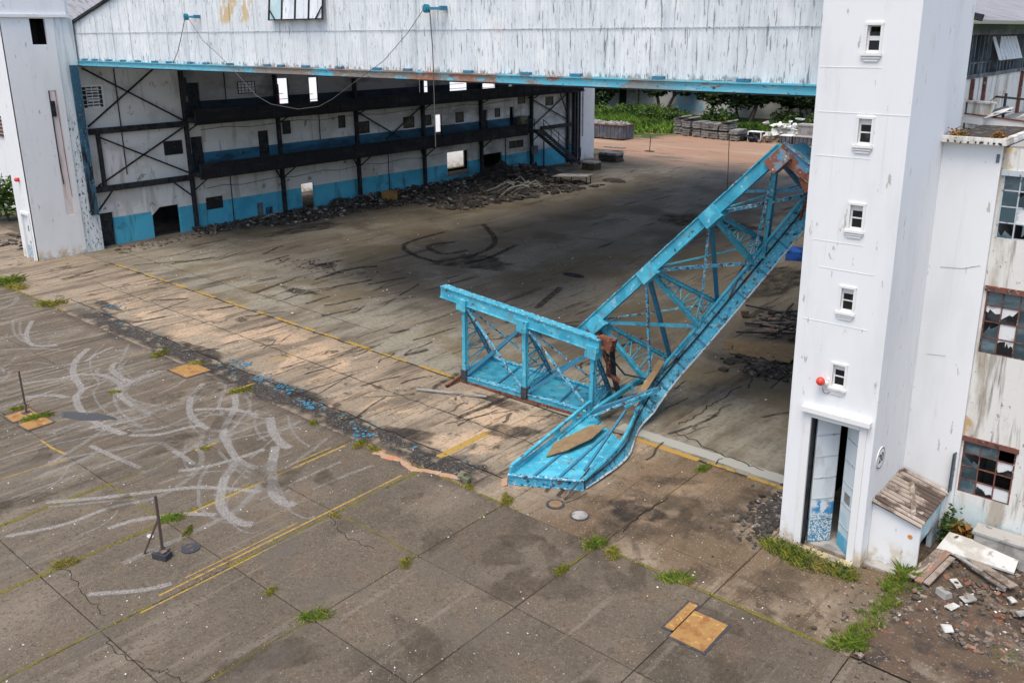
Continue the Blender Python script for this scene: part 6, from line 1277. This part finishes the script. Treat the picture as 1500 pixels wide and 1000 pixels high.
def ap():
    while True:
        x, y = rng.uniform(-46, -5.6), rng.uniform(4.2, 22)
        if rng.random() < 0.25 + 0.75 * (mnoise.noise(V((x * 0.25, y * 0.25, 4))) > 0.0): return x, y, 0.0
scatter('paint_flakes', 800, ap, (0.008, 0.026), rng, M['chips'], 'tiny pale flakes and grit scattered over the apron', flat=0.4)

# ------------------------------------------------------------------ rubble yard on the right
rng = random.Random(55)
def dz(x, y): return 0.05 + max(0, y - 20.5) * 0.03
def ry_(): x, y = rng.uniform(-4.8, 0.5), rng.uniform(18.6, 22.6); return x, y, dz(x, y)
scatter('ground_rubble', 900, ry_, (0.02, 0.10), rng, M['rubble'], 'mixed rubble covering the dirt on the right')
scatter('ground_chips', 170, ry_, (0.015, 0.05), rng, M['chips'], 'white plaster chips scattered over the dirt on the right', flat=0.3)
scatter('fringe_rubble', 150, lambda: (-5.0 + rng.gauss(0, 0.7), 18.6 + rng.gauss(0, 1.0), 0.02), (0.02, 0.07), rng, M['rubble'], 'loose rubble at the edge of the apron on the right')
tag(put('fallen_board', MB().hexa([(-4.85, 21.85, .26), (-3.1, 22.1, .16), (-3.1, 22.6, .40), (-4.72, 22.40, .52), (-4.85, 21.85, .31), (-3.1, 22.1, .21), (-3.1, 22.6, .45), (-4.72, 22.40, .57)]), M['dusty_white']), 'long white board leaning on the rubble below the broken window', 'board')
for k, (x0, y0, x1, y1, w, m, lab) in enumerate(((-5.0, 20.35, -4.72, 22.0, 0.20, 'wood', 'grey plank nearest the shed wall'), (-4.80, 20.25, -4.58, 21.9, 0.16, 'red_wood', 'reddish plank in the middle of the bundle by the shed'), (-4.62, 20.3, -4.42, 21.7, 0.15, 'wood', 'grey plank on the outer side of the bundle by the shed'),
        (-4.0, 22.0, -2.95, 21.35, 0.26, 'wood', 'broad grey plank lying below the white panel'), (-4.05, 21.75, -3.1, 21.15, 0.13, 'wood', 'narrow grey plank in front of the broad one'), (-4.5, 22.0, -3.7, 21.55, 0.10, 'concrete', 'thin pale lath beside the white panel'))):
    a, c = V((x0, y0, dz(x0, y0) + 0.13)), V((x1, y1, dz(x1, y1) + 0.20)); tag(put('plank', MB().bar(a, c, w, 0.035), M[m]), lab, 'plank')
for k, (x, y, s, lab) in enumerate(((-4.08, 20.85, 0.17, 'square white tile with a dark chip on the dirt'), (-3.2, 21.35, 0.17, 'long white shard right of the chipped tile'), (-3.9, 19.85, 0.16, 'white shard in the lower middle of the rubble'), (-3.75, 18.95, 0.19, 'large white shard nearest the apron'), (-4.2, 20.25, 0.20, 'grey rounded lump left of the white shards'), (-3.7, 20.4, 0.2, 'flat tan fragment in the middle of the rubble'), (-2.6, 20.6, 0.16, 'flat pale fragment at the right edge of the rubble'), (-2.9, 21.0, 0.13, 'small white fragment near the right edge'))):
    tag(put('fragment', MB().chunk((x, y, dz(x, y) + 0.08), s, s * 0.62, 0.02 if k != 4 else 0.09, rng, 0.35, True), M['dusty_white'] if k in (0, 1, 2, 3, 7) else M['concrete']), lab, 'fragment')
put('chip', MB().chunk((-4.08, 20.85, 0.165), 0.05, 0.04, 0.006, rng, 0.3, True), M['black_paint'], [o for o in col.objects if o.name.startswith('fragment') and o['label'].startswith('square')][0])
# roof clutter behind the wing
tag(put('concrete_beam', MB().obox((-6.5, 27.3, 10.69), (0.30, 0.0, -0.02), (0, 0.2, 0), (0, 0, 0.35)).obox((-6.5, 27.3, 11.065), (0.34, 0.0, -0.02), (0, 0.24, 0), (0, 0, 0.02)), M['dirty_white']), 'mould stained concrete beam end on the roof behind the annex', 'beam')
tag(put('red_edged_beam', MB().bar((-6.9, 27.2, 10.62), (-4.3, 26.9, 10.42), 0.22, 0.24), M['trim']), 'white fallen beam with a red top edge on the roof behind the annex', 'beam')
put('red_edge', MB().bar((-6.9, 27.12, 10.757), (-4.3, 26.82, 10.557), 0.12, 0.03), M['rust'], bpy.data.objects['red_edged_beam'])
tag(put('pipe_rail', MB().tube([(-6.45, 27.7, 10.4), (-6.44, 27.7, 11.0), (-6.25, 27.7, 11.2), (-3.6, 28.0, 11.02)], 0.03, 7).tube([(-6.0, 27.72, 10.35), (-6.0, 27.72, 11.3)], 0.04, 7), M['steel']), 'rusty bent pipe rail on the roof behind the annex', 'pipe')
for k in range(9):
    x, y = -5.7 + rng.uniform(-.4, 1.0), 27.4 + rng.uniform(-0.4, 0.6)
    tag(put('roof_sheet', MB().chunk((x, y, 10.6 + rng.uniform(0, 0.25)), rng.uniform(0.25, 0.5), rng.uniform(0.2, 0.35), 0.015, rng, 0.5), M['trim'] if k % 3 else M['grey_steel']), 'broken pale sheet heaped on the flat roof behind the annex', 'sheet', 'broken sheets on the roof')
tag(put('roof_screen', MB().box(-6.3, -3.0, 33.9, 34.0, 10.34, 11.3), M['dirty_white']), 'low peeling wall standing on the roof behind the pipe rail', 'wall')

# ------------------------------------------------------------------ weeds
rng = random.Random(91)
wd = [blades(150, 0.30, 0.20, 0.20, rng, 0.006, 1.5).mesh('weed_tuft', M['weed']) for _ in range(4)] + [blades(190, 0.34, 0.24, 0.22, rng, 0.007, 1.4).mesh('weed_tuft', M['weed_green']) for _ in range(2)]
WEEDS = [(-51.6, 17.2, 2.6, 4, 'broad green weed patch far left in front of the left tower'), (-50.2, 17.0, 1.8, 0, 'yellowish weed patch just right of the broad one far left'), (-45.6, 16.88, 1.9, 1, 'flat yellow weed patch at the left start of the dark strip'), (-34.5, 16.75, 1.3, 0, 'thin yellow weeds in the joint left of the orange cover plate'),
    (-32.3, 17.15, 0.9, 2, 'yellow weed tuft on the back edge of the orange cover plate'), (-31.8, 10.75, 1.25, 4, 'green weed clump between the two dull orange plates'), (-33.2, 10.6, 0.9, 1, 'small weed tuft at the left corner of the plate under the pole'), (-28.35, 16.7, 1.25, 3, 'bushy yellow weed tuft at the end of the short yellow line'),
    (-21.8, 7.4, 0.95, 0, 'yellow weed tuft low in the joint left of the brown post'), (-21.75, 10.3, 1.1, 4, 'green weed tuft in the joint just above the brown post'), (-20.75, 10.2, 0.85, 1, 'round yellow weed tuft between the brown post and the manhole cover'), (-15.15, 10.2, 1.0, 5, 'green weed tuft in the joint at the bottom middle of the apron'),
    (-21.3, 16.6, 1.25, 2, 'yellow weeds at the upper end of the yellow joint'), (-20.7, 16.7, 0.95, 3, 'small weed tuft beside the orange ridge'), (-15.1, 13.0, 0.9, 3, 'weed tuft where two joints cross in the middle of the apron'), (-15.2, 17.0, 1.05, 1, 'yellow grass tuft in front of the truss end'), (-16.6, 16.9, 0.75, 0, 'short yellow weeds below the mossy block'),
    (-11.85, 15.3, 0.9, 0, 'weed tuft on pale grit beside the joint right of centre'), (-11.9, 16.75, 1.2, 5, 'green weeds in the joint crossing below the round covers'), (-11.3, 16.75, 1.0, 3, 'yellow weeds just right of the joint crossing'), (-16.75, 10.1, 0.6, 2, 'tiny weed tuft in the short cross joint at the bottom'), (-18.4, 13.3, 0.6, 1, 'tiny brown weed tuft beside the yellow joint crossing'),
    (-5.3, 17.1, 1.5, 4, 'large grass clump at the right end of the joint'), (-9.45, 16.8, 1.25, 5, 'long grass tuft in the joint below the tower'), (-11.8, 22.3, 1.1, 5, 'green weeds against the pale cement strip'), (-25.0, 13.2, 0.6, 0, 'faint weed tuft in the joint among the tyre marks'), (-32.0, 13.6, 0.7, 2, 'small yellow tuft beside the curling tyre mark'), (-23.9, 16.7, 0.8, 1, 'yellow weeds near the dark strip among the tyre marks')]
for (x, y, s, v, lab) in WEEDS:
    o = put('weed_tuft', wd[v], loc=(x, y, 0)); o.scale = (s * rng.uniform(0.8, 1.3), s * rng.uniform(0.6, 1.0), s * rng.uniform(0.7, 1.1)); o.rotation_euler = (0, 0, rng.uniform(0, 6.28)); tag(o, lab, 'weeds', 'weed tufts on the apron')
jg = MB()
for (xx, y0, y1, n) in ((-21.75, 3.5, 16.7, 160), (-25.1, 6, 13.4, 150), (-18.5, 4, 16.7, 130), (-15.16, 7.5, 16.8, 60)):
    for k in range(n):
        y = y0 + (y1 - y0) * rng.random()
        if mnoise.noise(V((xx, y * 1.1, 2.0))) < 0.02: continue
        q = blades(3, 0.04, 0.06, 0.06, rng, 0.008, 1.0, xx, y, 0.0); kk = len(jg.v); jg.v += q.v; jg.f += [tuple(i + kk for i in f) for f in q.f]
for (yy, x0, x1, n) in ((16.82, -21.6, -5.4, 200), (16.82, -53, -44, 140), (13.44, -18.3, -15.3, 12)):
    for k in range(n):
        x = x0 + (x1 - x0) * rng.random()
        if mnoise.noise(V((x * 1.1, yy, 2.0))) < 0.05: continue
        q = blades(3, 0.08, 0.05, 0.07, rng, 0.008, 1.0, x, yy, 0.0); kk = len(jg.v); jg.v += q.v; jg.f += [tuple(i + kk for i in f) for f in q.f]
tag(put('joint_grass', jg, M['weed']), 'short yellow grass growing along the slab joints', 'grass', kind='stuff')
BUSH = [(-8.0, 19.65, 0.55, 0.30, 'leafy green weeds at the left corner of the tower foot'), (-7.35, 19.55, 0.6, 0.28, 'dense dark weed bush in front of the tower door'), (-6.45, 19.65, 0.42, 0.24, 'low weed bush at the right corner of the tower foot')]
for (x, y, r, h, lab) in BUSH:
    def smp():
        v = V((rng.gauss(0, 0.5), rng.gauss(0, 0.3), abs(rng.gauss(0, 0.5)))); return V((x + v.x * r, y + v.y * r, min(v.z * h, h * 1.2)))
    t = thing('weed_bush', (x, y, 0), lab, 'weeds', 'weed bushes along the tower foot')
    put('leaves', leafcloud(620, smp, 0.035, rng), M['leaf_mid'], t); put('blades', blades(260, r * 1.1, r * 0.6, h * 1.2, rng, 0.006, 1.1, x, y), M['weed'], t)
g = MB()
GR = [(-2.3, 18.8, 0.6, 0.5, 0.2, 120), (-3.9, 22.5, 0.6, 0.25, 0.4, 160), (-5.15, 20.5, 0.15, 0.2, 0.5, 130)]
for k in range(46):
    yy = rng.uniform(17.2, 20.5); GR.append((-5.22 + rng.gauss(0, 0.15), yy, rng.uniform(0.06, 0.22), rng.uniform(0.08, 0.25), rng.uniform(0.10, 0.36) * (0.6 + 0.4 * (yy > 18.4)), rng.randint(14, 44)))
for (x, y, rx, ry, h, n) in GR:
    q = blades(int(n * 1.6), rx, ry, h * 0.8, rng, 0.0055, 1.2, x, y, 0.02); k = len(g.v); g.v += q.v; g.f += [tuple(i + k for i in f) for f in q.f]
tag(put('edge_grass', g, M['weed_green']), 'bright green grass strip between the apron and the rubble', 'grass', kind='stuff')
def plant(name, x, y, z, r, h, m, lab, n=260, size=0.06):
    t = thing(name, (x, y, z), lab, 'plant')
    def smp():
        v = V((rng.gauss(0, 0.5), rng.gauss(0, 0.5), abs(rng.gauss(0, 0.55)))); return V((x + v.x * r, y + v.y * r, z + v.z * h))
    put('leaves', leafcloud(n, smp, size, rng), m, t); st_ = MB()
    for k in range(9): a = rng.uniform(0, 6.28); st_.bar((x, y, z - 0.05), (x + r * 0.6 * math.cos(a), y + r * 0.6 * math.sin(a), z + h * rng.uniform(0.5, 1.0)), 0.012)
    put('stems', st_, M['bark'], t)
plant('roof_plant', -5.9, 23.1, 10.53, 0.22, 0.16, M['leaf_orange'], 'dry orange plant on the left corner of the annex roof', 220, 0.04)
plant('roof_plant', -5.05, 23.25, 10.53, 0.18, 0.14, M['leaf_orange'], 'small dry orange plant on the right corner of the annex roof', 160, 0.035)
plant('leafy_plant', -4.85, 22.75, 0.1, 0.22, 0.75, M['leaf_mid'], 'tall leafy plant growing beside the ground floor window', 420, 0.06)
plant('dead_palm', -4.55, 22.86, 0.25, 0.30, 0.35, M['leaf_orange'], 'heap of dry orange leaves behind the white panel', 200, 0.12)
plant('dry_weeds', -4.2, 22.86, 0.2, 0.25, 0.25, M['leaf_mid'], 'green weeds between the white panel and the low wall', 260, 0.05)
rng = random.Random(101)
# left edge: bushes, far building, debris
def shrub(x, y, r, h, m, lab, n, size):
    t = thing('bush', (x, y, 0), lab, 'bush', 'bushes beyond the left tower'); cl_ = [(V((x + rng.gauss(0, r * .5), y + rng.gauss(0, r * .5), rng.uniform(0.2, 1) * h * 0.8)), r * rng.uniform(0.3, 0.6)) for _ in range(12)]
    def smp():
        c, rr = rng.choice(cl_); q = c + V((rng.gauss(0, 1), rng.gauss(0, 1), rng.gauss(0, 1))).normalized() * rr * rng.random() ** 0.4; q.z = abs(q.z); return q
    put('leaves', leafcloud(n, smp, size, rng), m, t); b = MB(); tp = []; limb(b, (x, y, -0.1), V((0, 0, 1)), h * 0.5, 0.10, rng, 2, tp); put('trunk', b, M['bark'], t)
shrub(-66, 25.5, 2.2, 4.2, M['leaf_mid'], 'bright green bush right behind the left tower', 2600, 0.16)
shrub(-69, 28.5, 2.4, 5.2, M['leaf'], 'tall dark bush behind the bright green one at the left edge', 2600, 0.2)
shrub(-70, 24.0, 2.0, 3.4, M['grass'], 'light green bush at the left picture edge', 2000, 0.16)
nb = thing('neighbour_building', (-80, 34, 0), 'white neighbouring building with red slatted vents beyond the left tower', 'building')
put('wall', MB().box(-103, -81, 30, 90, 0, 12.49), M['white'], nb)
put('wall', MB().box(-78, -73, 26.2, 29.9, 0, 9.5), M['white'], nb)
for k in range(6): put('red_slat', MB().box(-75.6, -74.4, 26.08, 26.19, 5.6 + 0.28 * k, 5.75 + 0.28 * k), M['rust'], nb)
for k in range(6): put('red_slat', MB().box(-72.99, -72.9, 26.4, 27.6, 5.6 + 0.28 * k, 5.75 + 0.28 * k), M['rust'], nb)
put('roof', MB().hexa([(-80, 28, 12.5), (-80, 92, 12.5), (-104, 92, 12.5), (-104, 28, 12.5), (-80, 28, 12.75), (-80, 92, 12.75), (-104, 92, 21), (-104, 28, 21)]), M['roofing'], nb)
tag(put('bright_backing', MB().hexa([(-64.5, 39, 0), (-63.0, 39, 0), (-63.0, 76, 0), (-64.5, 76, 0), (-74.5, 39, 12.5), (-73.5, 39, 12.5), (-73.5, 76, 12.5), (-74.5, 76, 12.5)]), M['white']), 'steep white plane added to show bright through the broken openings of the left wall', 'roof')  # added plane, tilted to catch light and brighten the wall openings
scatter('left_debris', 160, lambda: (-60.5 + rng.gauss(0, 1.6), 22.6 + rng.gauss(0, 1.0), -0.02), (0.05, 0.25), rng, M['rubble_dark'], 'dark debris on the ground left of the left tower')
for k, (x, y) in enumerate(((-60.2, 22.7), (-61.5, 23.4), (-62.5, 22.2))):
    tag(put('fallen_pole', MB().tube([(x - 2, y - 0.3, 0.15), (x + 1.8, y + 0.4, 0.2)], 0.07, 6), M['post']), ['dark fallen pole nearest the left tower foot', 'dark fallen pole behind the nearest one at the left edge', 'dark fallen pole farthest left beside the bushes'][k], 'pole')
